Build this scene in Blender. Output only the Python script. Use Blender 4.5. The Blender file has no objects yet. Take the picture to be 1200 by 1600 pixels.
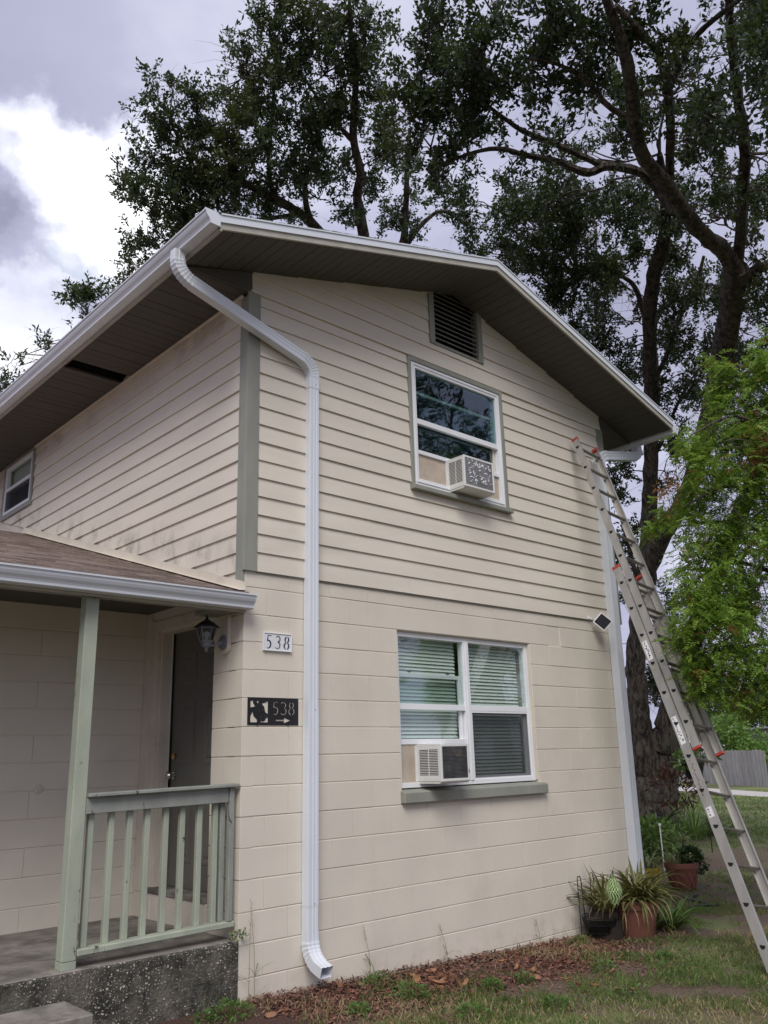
import bpy, bmesh, math, random
import numpy as np
from mathutils import Vector, Matrix

random.seed(7)
RNG = np.random.default_rng(11)
R = math.radians
scene = bpy.context.scene
COL = scene.collection

# ------------------------------------------------------------------ camera
CAM = np.array([-3.4552, -5.3053, 1.5116])
YAW, PITCH, ROLL, FPX = 0.744577, 0.281459, -0.028316, 1331.58
_ca, _sa, _cb, _sb = math.cos(YAW), math.sin(YAW), math.cos(PITCH), math.sin(PITCH)
FWD = np.array([_sa * _cb, _ca * _cb, _sb])
_r0 = np.array([_ca, -_sa, 0.0]); _u0 = np.cross(_r0, FWD)
RGT = _r0 * math.cos(ROLL) + _u0 * math.sin(ROLL)
UPV = -_r0 * math.sin(ROLL) + _u0 * math.cos(ROLL)
cam_data = bpy.data.cameras.new('camera')
cam = bpy.data.objects.new('camera', cam_data); COL.objects.link(cam)
cam.matrix_world = Matrix(((RGT[0], UPV[0], -FWD[0], CAM[0]), (RGT[1], UPV[1], -FWD[1], CAM[1]),
                           (RGT[2], UPV[2], -FWD[2], CAM[2]), (0, 0, 0, 1)))
cam_data.sensor_fit = 'VERTICAL'; cam_data.sensor_height = 36.0; cam_data.sensor_width = 27.0
cam_data.lens = FPX / 1600 * 36.0
cam_data.clip_start = 0.05; cam_data.clip_end = 3000
scene.camera = cam

def pray(px, py):
    d = RGT * (px - 600) / FPX - UPV * (py - 800) / FPX + FWD
    return d / np.linalg.norm(d)
def at(px, py, dist):
    """point seen at a photo pixel, at a given distance in metres"""
    return CAM + pray(px, py) * dist
def on(px, py, axis, val):
    d = pray(px, py); i = 'xyz'.index(axis)
    return CAM + d * ((val - CAM[i]) / d[i])

# ------------------------------------------------------------------ light, sky, exposure
SUN_AZ, SUN_EL = R(224), R(46)
SUN_STRENGTH, SUN_ANGLE = 1.5, R(30)
SKY_STRENGTH = 0.10
EXPOSURE = 0.70
scene.view_settings.view_transform = 'Standard'
scene.view_settings.look = 'None'
scene.view_settings.gamma = 1.0
scene.view_settings.exposure = EXPOSURE
scene.view_settings.use_curve_mapping = False

world = bpy.data.worlds.new('World'); scene.world = world; world.use_nodes = True
nt = world.node_tree; nt.nodes.clear()
def wn(t, **k):
    n = nt.nodes.new(t)
    for a, b in k.items(): setattr(n, a, b)
    return n
def wl(a, b): nt.links.new(a, b)
def wmath(op, a, b=None, c=None, clamp=False):
    n = wn('ShaderNodeMath', operation=op); n.use_clamp = clamp
    for i, v in enumerate((a, b, c)):
        if v is None: continue
        if isinstance(v, (int, float)): n.inputs[i].default_value = v
        else: wl(v, n.inputs[i])
    return n.outputs[0]
tc = wn('ShaderNodeTexCoord')
sky = wn('ShaderNodeTexSky', sky_type='NISHITA', sun_disc=False, sun_elevation=SUN_EL, sun_rotation=SUN_AZ)
skys = wn('ShaderNodeVectorMath', operation='SCALE'); wl(sky.outputs[0], skys.inputs[0]); skys.inputs['Scale'].default_value = 1.0
sep = wn('ShaderNodeSeparateXYZ'); wl(tc.outputs['Generated'], sep.inputs[0])
den = wmath('ADD', wmath('MAXIMUM', sep.outputs[2], 0.0), 0.22)
cx = wmath('DIVIDE', sep.outputs[0], den); cy = wmath('DIVIDE', sep.outputs[1], den)
cmb = wn('ShaderNodeCombineXYZ'); wl(cx, cmb.inputs[0]); wl(cy, cmb.inputs[1])
def wnoise(scale, detail, rough, off, dist=0.0):
    add = wn('ShaderNodeVectorMath', operation='ADD'); wl(cmb.outputs[0], add.inputs[0]); add.inputs[1].default_value = off
    n = wn('ShaderNodeTexNoise'); n.inputs['Scale'].default_value = scale; n.inputs['Detail'].default_value = detail
    n.inputs['Roughness'].default_value = rough; n.inputs['Distortion'].default_value = dist
    wl(add.outputs[0], n.inputs['Vector']); return n.outputs['Fac']
n_big = wnoise(0.55, 2.0, 0.5, (3.1, 7.7, 0.0))
n_fine = wnoise(1.7, 7.0, 0.52, (11.2, 4.3, 2.0), 0.25)
n_gap = wnoise(2.1, 5.0, 0.55, (23.0, 9.1, 5.0), 0.2)
n_warp = wn('ShaderNodeTexNoise'); n_warp.inputs['Scale'].default_value = 5.0; n_warp.inputs['Detail'].default_value = 6.0; n_warp.inputs['Roughness'].default_value = 0.6
wl(tc.outputs['Generated'], n_warp.inputs['Vector'])
wv = wn('ShaderNodeVectorMath', operation='MULTIPLY_ADD'); wl(n_warp.outputs['Color'], wv.inputs[0]); wv.inputs[1].default_value = (0.30,) * 3
wsub = wn('ShaderNodeVectorMath', operation='SUBTRACT'); wl(tc.outputs['Generated'], wsub.inputs[0]); wsub.inputs[1].default_value = (0.15,) * 3
wl(wsub.outputs[0], wv.inputs[2])
warped = wn('ShaderNodeVectorMath', operation='NORMALIZE'); wl(wv.outputs[0], warped.inputs[0])
def lobe(px, py, deg):
    """1 towards a photo pixel's direction, falling to 0 at an angle of deg, ragged like a cloud edge"""
    d = wn('ShaderNodeVectorMath', operation='DOT_PRODUCT'); wl(warped.outputs[0], d.inputs[0])
    d.inputs[1].default_value = tuple(pray(px, py))
    m = wn('ShaderNodeMapRange', interpolation_type='SMOOTHSTEP'); wl(d.outputs['Value'], m.inputs['Value'])
    m.inputs['From Min'].default_value = math.cos(R(deg)); m.inputs['From Max'].default_value = math.cos(R(deg * 0.25))
    return m.outputs[0]
def wadd(*v):
    a = v[0]
    for b in v[1:]: a = wmath('ADD', a, b)
    return a
def wmul(a, k): return wmath('MULTIPLY', a, k)
thin = wadd(wmul(n_big, 0.55), wmul(n_fine, 0.50), wmul(lobe(150, 340, 6.5), 0.24), wmul(lobe(30, 250, 4), 0.20),
            wmul(lobe(20, 530, 6), 0.22), wmul(lobe(30, 370, 4.5), -0.16))
ramp = wn('ShaderNodeValToRGB'); wl(thin, ramp.inputs[0])
CG = 0.66
els = ramp.color_ramp.elements
els[0].position = 0.38; els[0].color = (0.33 * CG, 0.335 * CG, 0.47 * CG, 1)
els[1].position = 0.80; els[1].color = (1.45 * CG, 1.46 * CG, 1.48 * CG, 1)
e = els.new(0.56); e.color = (0.50 * CG, 0.51 * CG, 0.68 * CG, 1)
e = els.new(0.68); e.color = (0.86 * CG, 0.88 * CG, 1.02 * CG, 1)
gapf = wn('ShaderNodeMapRange'); wl(wadd(n_gap, wmul(lobe(140, 408, 2.2), 0.32)), gapf.inputs['Value'])
gapf.inputs['From Min'].default_value = 0.70; gapf.inputs['From Max'].default_value = 0.90
bg_s = wn('ShaderNodeVectorMath', operation='SCALE'); wl(ramp.outputs[0], bg_s.inputs[0]); bg_s.inputs['Scale'].default_value = 1.0 / SKY_STRENGTH
mix = wn('ShaderNodeMix', data_type='RGBA'); wl(wmul(gapf.outputs[0], 0.8), mix.inputs['Factor'])
wl(bg_s.outputs[0], mix.inputs['A']); wl(skys.outputs[0], mix.inputs['B'])
bgn = wn('ShaderNodeBackground'); bgn.inputs['Strength'].default_value = SKY_STRENGTH
wl(mix.outputs['Result'], bgn.inputs['Color'])
wo = wn('ShaderNodeOutputWorld'); wl(bgn.outputs[0], wo.inputs[0])

sun_d = bpy.data.lights.new('sun', 'SUN'); sun_d.energy = SUN_STRENGTH; sun_d.angle = SUN_ANGLE; sun_d.color = (1.0, 0.965, 0.92)
sun = bpy.data.objects.new('sun', sun_d); COL.objects.link(sun)
sdir = Vector((math.sin(SUN_AZ) * math.cos(SUN_EL), math.cos(SUN_AZ) * math.cos(SUN_EL), math.sin(SUN_EL)))
sun.rotation_euler = sdir.to_track_quat('Z', 'Y').to_euler(); sun.location = sdir * 40

# ------------------------------------------------------------------ materials
def new_mat(name):
    m = bpy.data.materials.new(name); m.use_nodes = True
    return m, m.node_tree, m.node_tree.nodes['Principled BSDF']
class NB:
    def __init__(s, tree): s.t = tree
    def n(s, t, **k):
        x = s.t.nodes.new(t)
        for a, b in k.items(): setattr(x, a, b)
        return x
    def l(s, a, b): s.t.links.new(a, b)
    def noise(s, vec, scale, detail=4, rough=0.55, dist=0.0):
        x = s.n('ShaderNodeTexNoise'); x.inputs['Scale'].default_value = scale; x.inputs['Detail'].default_value = detail
        x.inputs['Roughness'].default_value = rough; x.inputs['Distortion'].default_value = dist
        if vec is not None: s.l(vec, x.inputs['Vector'])
        return x.outputs['Fac']
    def rng(s, v, a, b, c=0.0, d=1.0, smooth=True):
        x = s.n('ShaderNodeMapRange', interpolation_type='SMOOTHSTEP' if smooth else 'LINEAR'); s.l(v, x.inputs['Value'])
        for k, q in zip(('From Min', 'From Max', 'To Min', 'To Max'), (a, b, c, d)): x.inputs[k].default_value = q
        return x.outputs[0]
    def mix(s, f, a, b, blend='MIX'):
        x = s.n('ShaderNodeMix', data_type='RGBA', blend_type=blend)
        for k, v in (('Factor', f), ('A', a), ('B', b)):
            if isinstance(v, (int, float)): x.inputs[k].default_value = v
            elif isinstance(v, tuple): x.inputs[k].default_value = (*v[:3], 1)
            else: s.l(v, x.inputs[k])
        return x.outputs['Result']
    def math(s, op, a, b=None):
        x = s.n('ShaderNodeMath', operation=op)
        for i, v in enumerate((a, b)):
            if v is None: continue
            if isinstance(v, (int, float)): x.inputs[i].default_value = v
            else: s.l(v, x.inputs[i])
        return x.outputs[0]
    def pos(s, scale=None):
        g = s.n('ShaderNodeNewGeometry').outputs['Position']
        if scale:
            v = s.n('ShaderNodeVectorMath', operation='MULTIPLY'); s.l(g, v.inputs[0]); v.inputs[1].default_value = scale
            return v.outputs[0]
        return g
    def bump(s, h, strength, dist=0.01):
        x = s.n('ShaderNodeBump'); x.inputs['Strength'].default_value = strength; x.inputs['Distance'].default_value = dist
        s.l(h, x.inputs['Height']); return x.outputs[0]

def paint(name, col, rough=0.6, var=0.12, scale=3.0, bump=0.15, fine=120.0, dirt=None, dirt_amt=0.3, dirt_range=(0.55, 0.75), dirt_scale=2.0,
          obj_var=0.06, chips=None, stretch=None, metallic=0.0, spec=0.5):
    """painted or plain surface: base colour, mottling, optional dirt and flaking, fine relief"""
    m, t, b = new_mat(name); k = NB(t)
    p = k.pos(stretch)
    n1 = k.noise(p, scale, 5)
    c = k.mix(k.rng(n1, 0.3, 0.7), tuple(x * (1 - var) for x in col), tuple(min(1, x * (1 + var * 0.6)) for x in col))
    if obj_var:
        oi = k.n('ShaderNodeObjectInfo')
        c = k.mix(k.rng(oi.outputs['Random'], 0, 1, 0, obj_var, False), c, (0.12, 0.11, 0.10))
    if dirt:
        d = k.noise(p, dirt_scale, 7, 0.65, 0.4)
        c = k.mix(k.math('MULTIPLY', k.rng(d, *dirt_range), dirt_amt), c, dirt)
    if chips:
        d = k.noise(k.pos((1, 1, 0.45)), chips[1], 6, 0.7, 0.8)
        c = k.mix(k.rng(d, chips[2], chips[2] + 0.03), c, chips[0])
    k.l(c, b.inputs['Base Color'])
    n2 = k.noise(k.pos(), fine, 4)
    k.l(k.rng(n1, 0.2, 0.8, rough * 0.9, min(1, rough * 1.12)), b.inputs['Roughness'])
    if bump: k.l(k.bump(n2, bump, 0.004), b.inputs['Normal'])
    b.inputs['Metallic'].default_value = metallic
    b.inputs['Specular IOR Level'].default_value = spec
    return m

M = {}
CREAM = (0.70, 0.642, 0.540)
M['block'] = paint('block paint', CREAM, 0.75, 0.05, 1.6, 0.35, 160, dirt=(0.46, 0.42, 0.35), dirt_amt=0.2, dirt_scale=1.3, obj_var=0.022)
M['siding'] = paint('siding paint', CREAM, 0.7, 0.05, 2.0, 0.2, 90, dirt=(0.40, 0.36, 0.29), dirt_amt=0.22, dirt_scale=1.1, obj_var=0.05, stretch=(0.5, 0.5, 2.5))
M['cream'] = paint('cream trim paint', (0.65, 0.59, 0.49), 0.65, 0.08, 3, 0.2, 90, dirt=(0.34, 0.28, 0.21), dirt_amt=0.35, dirt_scale=4)
M['grey'] = paint('grey green trim paint', (0.285, 0.29, 0.245), 0.6, 0.12, 4, 0.25, 90, dirt=(0.2, 0.2, 0.17), dirt_amt=0.4, dirt_scale=5, stretch=(1, 1, 0.4))
M['rail'] = paint('weathered rail paint', (0.285, 0.30, 0.265), 0.65, 0.14, 6, 0.5, 70, dirt=(0.20, 0.21, 0.18), dirt_amt=0.5, dirt_scale=6, chips=((0.035, 0.033, 0.028), 9.0, 0.605), stretch=(1, 1, 0.5))
M['post'] = paint('green porch paint', (0.37, 0.405, 0.315), 0.6, 0.12, 6, 0.4, 60, dirt=(0.26, 0.29, 0.24), dirt_amt=0.45, dirt_scale=5, chips=((0.05, 0.05, 0.04), 8.0, 0.63), stretch=(1, 1, 0.35))
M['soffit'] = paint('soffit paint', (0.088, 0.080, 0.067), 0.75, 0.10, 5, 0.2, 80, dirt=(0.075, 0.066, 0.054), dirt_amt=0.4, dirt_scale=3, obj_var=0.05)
M['fascia'] = paint('fascia paint', (0.44, 0.42, 0.36), 0.7, 0.12, 5, 0.2, 80, dirt=(0.36, 0.34, 0.18), dirt_amt=0.45, dirt_scale=3)
M['white'] = paint('white aluminium', (0.70, 0.735, 0.78), 0.34, 0.03, 2.0, 0.03, 60, dirt=(0.55, 0.55, 0.54), dirt_amt=0.18, dirt_scale=3, obj_var=0.0, spec=0.4)
M['vinyl'] = paint('white vinyl', (0.80, 0.81, 0.82), 0.4, 0.03, 3, 0.03, 60, dirt=(0.5, 0.48, 0.44), dirt_amt=0.25, dirt_scale=6, obj_var=0.0)
M['ac'] = paint('air conditioner enamel', (0.70, 0.70, 0.67), 0.45, 0.05, 5, 0.08, 60, dirt=(0.45, 0.36, 0.24), dirt_amt=0.45, dirt_range=(0.6, 0.75), dirt_scale=9, obj_var=0.0)
M['acdark'] = paint('condenser fins', (0.11, 0.11, 0.11), 0.5, 0.3, 12, 0.2, 60, dirt=(0.30, 0.24, 0.16), dirt_amt=0.7, dirt_range=(0.55, 0.7), dirt_scale=7, obj_var=0.0)
M['acfoil'] = paint('grey condenser fins', (0.50, 0.495, 0.52), 0.4, 0.2, 12, 0.2, 60, obj_var=0.0, metallic=0.3)
M['foil'] = paint('peeling foil', (0.92, 0.93, 0.95), 0.3, 0.03, 12, 0.0, 60, obj_var=0.0, metallic=0.0)
M['filler'] = paint('beige filler board', (0.50, 0.42, 0.33), 0.8, 0.12, 8, 0.2, 60)
M['door'] = paint('door paint', (0.125, 0.122, 0.105), 0.5, 0.08, 3, 0.06, 60, obj_var=0.0)
M['dark'] = paint('dark void', (0.012, 0.012, 0.012), 0.9, 0.1, 3, 0, obj_var=0.0)
M['interior'] = paint('interior wall', (0.30, 0.36, 0.36), 0.9, 0.05, 1, 0, obj_var=0.0)
M['curtain'] = paint('dark teal curtain', (0.035, 0.062, 0.07), 0.9, 0.2, 4, 0, obj_var=0.0)
M['louver'] = paint('vent slat', (0.30, 0.295, 0.26), 0.7, 0.15, 4, 0.1, obj_var=0.0)
M['blind'] = paint('blind slat', (0.80, 0.83, 0.78), 0.5, 0.05, 2, 0, obj_var=0.0)
M['rust'] = paint('rusty red wood', (0.16, 0.05, 0.035), 0.8, 0.3, 8, 0.3)
M['blackmetal'] = paint('black metal', (0.012, 0.012, 0.013), 0.45, 0.2, 8, 0.05, obj_var=0.0)
M['lantern'] = paint('lantern grey', (0.17, 0.175, 0.19), 0.5, 0.2, 12, 0.1, dirt=(0.4, 0.4, 0.4), dirt_amt=0.3, dirt_scale=14, obj_var=0.0)
M['steel'] = paint('brushed nickel', (0.62, 0.60, 0.56), 0.22, 0.05, 10, 0.0, obj_var=0.0, metallic=1.0)
M['brass'] = paint('worn brass', (0.55, 0.36, 0.14), 0.3, 0.1, 10, 0.0, obj_var=0.0, metallic=1.0)
M['alu'] = paint('weathered aluminium', (0.47, 0.455, 0.425), 0.46, 0.14, 9, 0.1, 90, dirt=(0.36, 0.33, 0.29), dirt_amt=0.5, dirt_scale=6, obj_var=0.0, metallic=0.55, stretch=(1, 1, 0.3))
M['rung'] = paint('dull rung aluminium', (0.32, 0.305, 0.28), 0.5, 0.15, 12, 0.1, 90, obj_var=0.0, metallic=0.6)
M['red'] = paint('red plastic cap', (0.42, 0.055, 0.035), 0.5, 0.15, 9, 0.05, obj_var=0.0)
M['tile'] = paint('glazed white tile', (0.76, 0.77, 0.79), 0.2, 0.06, 14, 0.02, obj_var=0.0)
M['navy'] = paint('navy glaze', (0.03, 0.035, 0.06), 0.3, 0.1, 14, 0.0, obj_var=0.0)
M['brownglaze'] = paint('brown glaze', (0.20, 0.16, 0.12), 0.3, 0.1, 14, 0.0, obj_var=0.0)
M['terracotta'] = paint('terracotta', (0.25, 0.10, 0.068), 0.85, 0.15, 7, 0.3, 60, dirt=(0.34, 0.24, 0.18), dirt_amt=0.6, dirt_scale=5, obj_var=0.0)
M['yellowpot'] = paint('yellow glazed pot', (0.52, 0.36, 0.03), 0.4, 0.15, 7, 0.1, obj_var=0.0)
M['soil'] = paint('potting soil', (0.04, 0.028, 0.02), 0.95, 0.4, 20, 0.6, 40)
M['concrete'] = paint('porch concrete', (0.27, 0.245, 0.215), 0.85, 0.30, 5, 0.7, 140, dirt=(0.075, 0.068, 0.058), dirt_amt=0.8, dirt_range=(0.45, 0.65), dirt_scale=2.6, obj_var=0.0)
M['path'] = paint('pale drive concrete', (0.50, 0.47, 0.43), 0.9, 0.08, 1, 0.1, obj_var=0.0)
M['solarcell'] = paint('solar cell', (0.008, 0.009, 0.013), 0.45, 0.1, 4, 0, obj_var=0.0, spec=0.2)
M['bluegrey'] = paint('blue grey glass edge', (0.06, 0.07, 0.09), 0.2, 0.1, 4, 0, obj_var=0.0)
M['orange'] = paint('dry leaf', (0.33, 0.16, 0.075), 0.7, 0.3, 20, 0.2, obj_var=0.15)

def stain(mat, col, fn):
    t = mat.node_tree; k = NB(t); b = t.nodes['Principled BSDF']; src = b.inputs['Base Color'].links[0].from_socket
    sp = k.n('ShaderNodeSeparateXYZ'); k.l(k.pos(), sp.inputs[0])
    k.l(k.mix(fn(k, sp.outputs), src, col), b.inputs['Base Color'])
# soil splash along the foot of the block wall, faint rust-coloured runs
stain(M['block'], (0.33, 0.27, 0.20), lambda k, o: k.math('MULTIPLY', k.math('MULTIPLY', k.rng(o[2], 0.22, -0.15), k.rng(k.noise(k.pos(), 7, 6, 0.7), 0.44, 0.70)), 0.42))
stain(M['block'], (0.50, 0.40, 0.22), lambda k, o: k.math('MULTIPLY', k.rng(k.noise(k.pos((1, 1, .35)), 2.6, 4, 0.6), 0.66, 0.76), 0.22))
stain(M['block'], (0.25, 0.23, 0.19), lambda k, o: k.math('MULTIPLY', k.rng(k.noise(k.pos(), 26, 5, 0.75), 0.68, 0.74), 0.55))
# mildew on the side wall above the porch roof flashing and near the eave board
stain(M['siding'], (0.26, 0.24, 0.19), lambda k, o: k.math('MULTIPLY', k.math('MULTIPLY', k.rng(k.math('SUBTRACT', o[2], k.math('MULTIPLY', o[1], 0.307)), 3.25, 2.85), k.rng(k.noise(k.pos((1, 1, .6)), 5, 7, 0.72), 0.46, 0.66)), k.math('MULTIPLY', k.rng(o[0], 0.05, 0.0), 0.6)))
stain(M['siding'], (0.34, 0.29, 0.22), lambda k, o: k.math('MULTIPLY', k.math('MULTIPLY', k.rng(o[2], 4.75, 5.2), k.rng(k.noise(k.pos((1, .5, .6)), 2.5, 6, 0.68), 0.42, 0.66)), k.math('MULTIPLY', k.rng(o[0], 0.05, 0.0), 0.6)))
stain(M['siding'], (0.20, 0.18, 0.14), lambda k, o: k.math('MULTIPLY', k.rng(k.noise(k.pos(), 30, 5, 0.75), 0.70, 0.75), 0.5))

# exposed aggregate on the slab edge
m, t, b = new_mat('exposed aggregate'); k = NB(t)
wob = k.n('ShaderNodeVectorMath', operation='MULTIPLY_ADD'); wnz = k.n('ShaderNodeTexNoise'); wnz.inputs['Scale'].default_value = 45; k.l(k.pos(), wnz.inputs['Vector'])
k.l(wnz.outputs['Color'], wob.inputs[0]); wob.inputs[1].default_value = (0.022,) * 3; k.l(k.pos((1, 1, 1.3)), wob.inputs[2])
n0 = k.noise(k.pos(), 5, 6, 0.7); n1 = k.noise(k.pos(), 60, 3)
def pebbles(scale, lo, hi, d0, d1):
    vor = k.n('ShaderNodeTexVoronoi'); vor.inputs['Scale'].default_value = scale; k.l(wob.outputs[0], vor.inputs['Vector'])
    sp = k.n('ShaderNodeSeparateColor'); k.l(vor.outputs['Color'], sp.inputs[0])
    return k.math('MULTIPLY', k.rng(sp.outputs[0], lo, hi), k.rng(vor.outputs['Distance'], d0, d1)), sp
p1_, sp = pebbles(48, 0.66, 0.70, 0.42, 0.30); p2_, sp2 = pebbles(88, 0.62, 0.66, 0.40, 0.28)
isst = k.math('MAXIMUM', p1_, p2_)
isst = k.math('MULTIPLY', isst, k.rng(k.noise(k.pos(), 3.0, 4), 0.34, 0.52))
base = k.mix(k.rng(n0, 0.35, 0.65), (0.020, 0.020, 0.016), (0.14, 0.125, 0.10)); base = k.mix(k.rng(n1, 0.4, 0.7, 0, 0.5), base, (0.05, 0.055, 0.035))
c = k.mix(isst, base, k.mix(sp.outputs[1], (0.22, 0.19, 0.15), (0.66, 0.61, 0.53)))
k.l(c, b.inputs['Base Color']); b.inputs['Roughness'].default_value = 0.85
k.l(k.bump(k.math('ADD', k.math('MULTIPLY', isst, 0.8), n1), 0.8, 0.012), b.inputs['Normal']); M['aggregate'] = m

# shingles
m, t, b = new_mat('asphalt shingle'); k = NB(t)
n0 = k.noise(k.pos((3, 6, 6)), 6, 5, 0.7); n1 = k.noise(k.pos(), 170, 3)
at_ = k.n('ShaderNodeNewGeometry')
c = k.mix(k.rng(at_.outputs['Random Per Island'], 0, 1, 0, 1, False), (0.10, 0.072, 0.058), (0.27, 0.20, 0.165))
c = k.mix(k.rng(n0, 0.4, 0.7, 0, 0.55), c, (0.075, 0.06, 0.052)); c = k.mix(k.rng(n1, 0.35, 0.7, 0, 0.5), c, (0.36, 0.29, 0.25))
k.l(c, b.inputs['Base Color']); b.inputs['Roughness'].default_value = 0.95; k.l(k.bump(n1, 0.7, 0.004), b.inputs['Normal']); M['shingle'] = m
M['mossroof'] = paint('mossy shingle', (0.12, 0.12, 0.085), 0.95, 0.3, 6, 0.6, 60, dirt=(0.06, 0.08, 0.04), dirt_amt=0.7, dirt_scale=5)

# window glass: clear pane with a sky reflection
def glass(name, tint, extra=0.0):
    m = bpy.data.materials.new(name); m.use_nodes = True; t = m.node_tree; t.nodes.clear(); k = NB(t)
    tr = k.n('ShaderNodeBsdfTransparent'); tr.inputs[0].default_value = (*tint, 1)
    gl = k.n('ShaderNodeBsdfGlossy'); gl.inputs['Roughness'].default_value = 0.015; gl.inputs['Color'].default_value = (0.9, 0.95, 1, 1)
    nz = k.noise(k.pos(), 1.6, 2); k.l(k.bump(nz, 0.06, 0.05), gl.inputs['Normal'])
    lw = k.n('ShaderNodeLayerWeight'); lw.inputs[0].default_value = 0.5
    fr = k.math('ADD', k.math('MULTIPLY', k.math('POWER', lw.outputs['Facing'], 4.0), 0.9), 0.05)
    mx = k.n('ShaderNodeMixShader'); k.l(k.math('ADD', fr, extra), mx.inputs[0]); k.l(tr.outputs[0], mx.inputs[1]); k.l(gl.outputs[0], mx.inputs[2])
    o = k.n('ShaderNodeOutputMaterial'); k.l(mx.outputs[0], o.inputs[0]); return m
M['glass'] = glass('window glass', (0.93, 0.97, 0.95), 0.03)
M['glassdark'] = glass('upstairs window glass', (0.66, 0.80, 0.82), 0.055)
M['lampglass'] = glass('lantern glass', (0.55, 0.56, 0.58), 0.03)
M['screen'] = paint('insect screen', (0.03, 0.032, 0.036), 0.8, 0.1, 5, 0, obj_var=0.0)
def screen_mat():
    m = bpy.data.materials.new('insect screen mesh'); m.use_nodes = True; t = m.node_tree; t.nodes.clear(); k = NB(t)
    tr = k.n('ShaderNodeBsdfTransparent'); tr.inputs[0].default_value = (1, 1, 1, 1)
    df = k.n('ShaderNodeBsdfDiffuse'); df.inputs[0].default_value = (0.06, 0.062, 0.07, 1)
    mx = k.n('ShaderNodeMixShader'); mx.inputs[0].default_value = 0.36; k.l(tr.outputs[0], mx.inputs[1]); k.l(df.outputs[0], mx.inputs[2])
    o = k.n('ShaderNodeOutputMaterial'); k.l(mx.outputs[0], o.inputs[0]); return m
M['screen'] = screen_mat()

def leafmat(name, c1, c2, c3, trans=0.35, rough=0.45, spec=0.35):
    m = bpy.data.materials.new(name); m.use_nodes = True; t = m.node_tree; k = NB(t); b = t.nodes['Principled BSDF']
    g = k.n('ShaderNodeNewGeometry')
    f = g.outputs['Random Per Island']
    c = k.mix(k.rng(f, 0, 1, 0, 1, False), c1, c2)
    n = k.noise(k.pos(), 0.55, 3); c = k.mix(k.rng(n, 0.50, 0.75, 0, 0.75), c, c3)
    k.l(c, b.inputs['Base Color']); b.inputs['Roughness'].default_value = rough; b.inputs['Specular IOR Level'].default_value = spec
    tl = k.n('ShaderNodeBsdfTranslucent'); k.l(k.mix(0.35, c, (0.25, 0.32, 0.04)), tl.inputs[0])
    mx = k.n('ShaderNodeMixShader'); mx.inputs[0].default_value = trans
    k.l(b.outputs[0], mx.inputs[1]); k.l(tl.outputs[0], mx.inputs[2])
    k.l(mx.outputs[0], t.nodes['Material Output'].inputs[0]); return m
M['oakleaf'] = leafmat('oak leaf', (0.016, 0.034, 0.015), (0.050, 0.080, 0.034), (0.080, 0.086, 0.028), 0.22, 0.34, 0.5)
M['oakleaf2'] = leafmat('oak leaf lighter', (0.028, 0.052, 0.024), (0.085, 0.120, 0.058), (0.115, 0.118, 0.042), 0.27, 0.36, 0.5)
M['cypress'] = leafmat('cypress spray', (0.13, 0.25, 0.035), (0.33, 0.50, 0.09), (0.30, 0.38, 0.075), 0.5, 0.55)
M['cypressbrown'] = leafmat('dead cypress spray', (0.20, 0.085, 0.03), (0.32, 0.15, 0.06), (0.25, 0.12, 0.05), 0.3, 0.7)
M['grass'] = leafmat('grass blade', (0.05, 0.105, 0.022), (0.165, 0.235, 0.062), (0.24, 0.22, 0.09), 0.3, 0.6)
M['drygrass'] = leafmat('dry grass', (0.28, 0.22, 0.11), (0.50, 0.41, 0.24), (0.4, 0.33, 0.17), 0.3, 0.7)
M['weed'] = leafmat('weed leaf', (0.07, 0.14, 0.03), (0.14, 0.24, 0.06), (0.12, 0.2, 0.05), 0.3, 0.5)
M['aloe'] = leafmat('spiky leaf', (0.10, 0.125, 0.04), (0.19, 0.17, 0.06), (0.20, 0.13, 0.05), 0.15, 0.5)
M['variegated'] = leafmat('variegated leaf', (0.14, 0.19, 0.07), (0.36, 0.38, 0.19), (0.25, 0.27, 0.1), 0.25, 0.5)
M['darkleaf'] = leafmat('dark leaf', (0.02, 0.045, 0.018), (0.045, 0.09, 0.03), (0.05, 0.09, 0.03), 0.2, 0.35)
M['redleaf'] = leafmat('dark red leaf', (0.04, 0.014, 0.014), (0.10, 0.03, 0.025), (0.05, 0.04, 0.02), 0.2, 0.4)
M['brightleaf'] = leafmat('bright bush leaf', (0.10, 0.20, 0.035), (0.22, 0.36, 0.09), (0.2, 0.3, 0.06), 0.35, 0.5)
M['flower'] = leafmat('red flower', (0.55, 0.05, 0.02), (0.7, 0.2, 0.04), (0.6, 0.1, 0.03), 0.3, 0.5)
M['ornament'] = leafmat('pale green ornament scale', (0.38, 0.55, 0.22), (0.72, 0.82, 0.52), (0.5, 0.66, 0.32), 0.3, 0.4)

def bark(name, c1, c2, sc=13):
    m, t, b = new_mat(name); k = NB(t)
    n0 = k.noise(k.pos((1, 1, 0.22)), sc, 8, 0.72, 0.9); n1 = k.noise(k.pos(), 1.3, 4)
    c = k.mix(k.rng(n0, 0.42, 0.58), c1, c2); c = k.mix(k.rng(n1, 0.52, 0.7, 0, 0.5), c, (0.13, 0.135, 0.10))
    k.l(c, b.inputs['Base Color']); b.inputs['Roughness'].default_value = 0.95
    k.l(k.bump(n0, 1.0, 0.10), b.inputs['Normal']); return m
M['bark'] = bark('oak bark', (0.024, 0.019, 0.015), (0.155, 0.125, 0.098))
M['twig'] = bark('grey twig', (0.07, 0.06, 0.05), (0.20, 0.17, 0.14), 20)
M['fencewood'] = paint('weathered fence board', (0.42, 0.40, 0.38), 0.9, 0.25, 5, 0.4, 40, dirt=(0.12, 0.11, 0.10), dirt_amt=0.6, dirt_scale=4, obj_var=0.35, stretch=(3, 3, 0.3))

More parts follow.
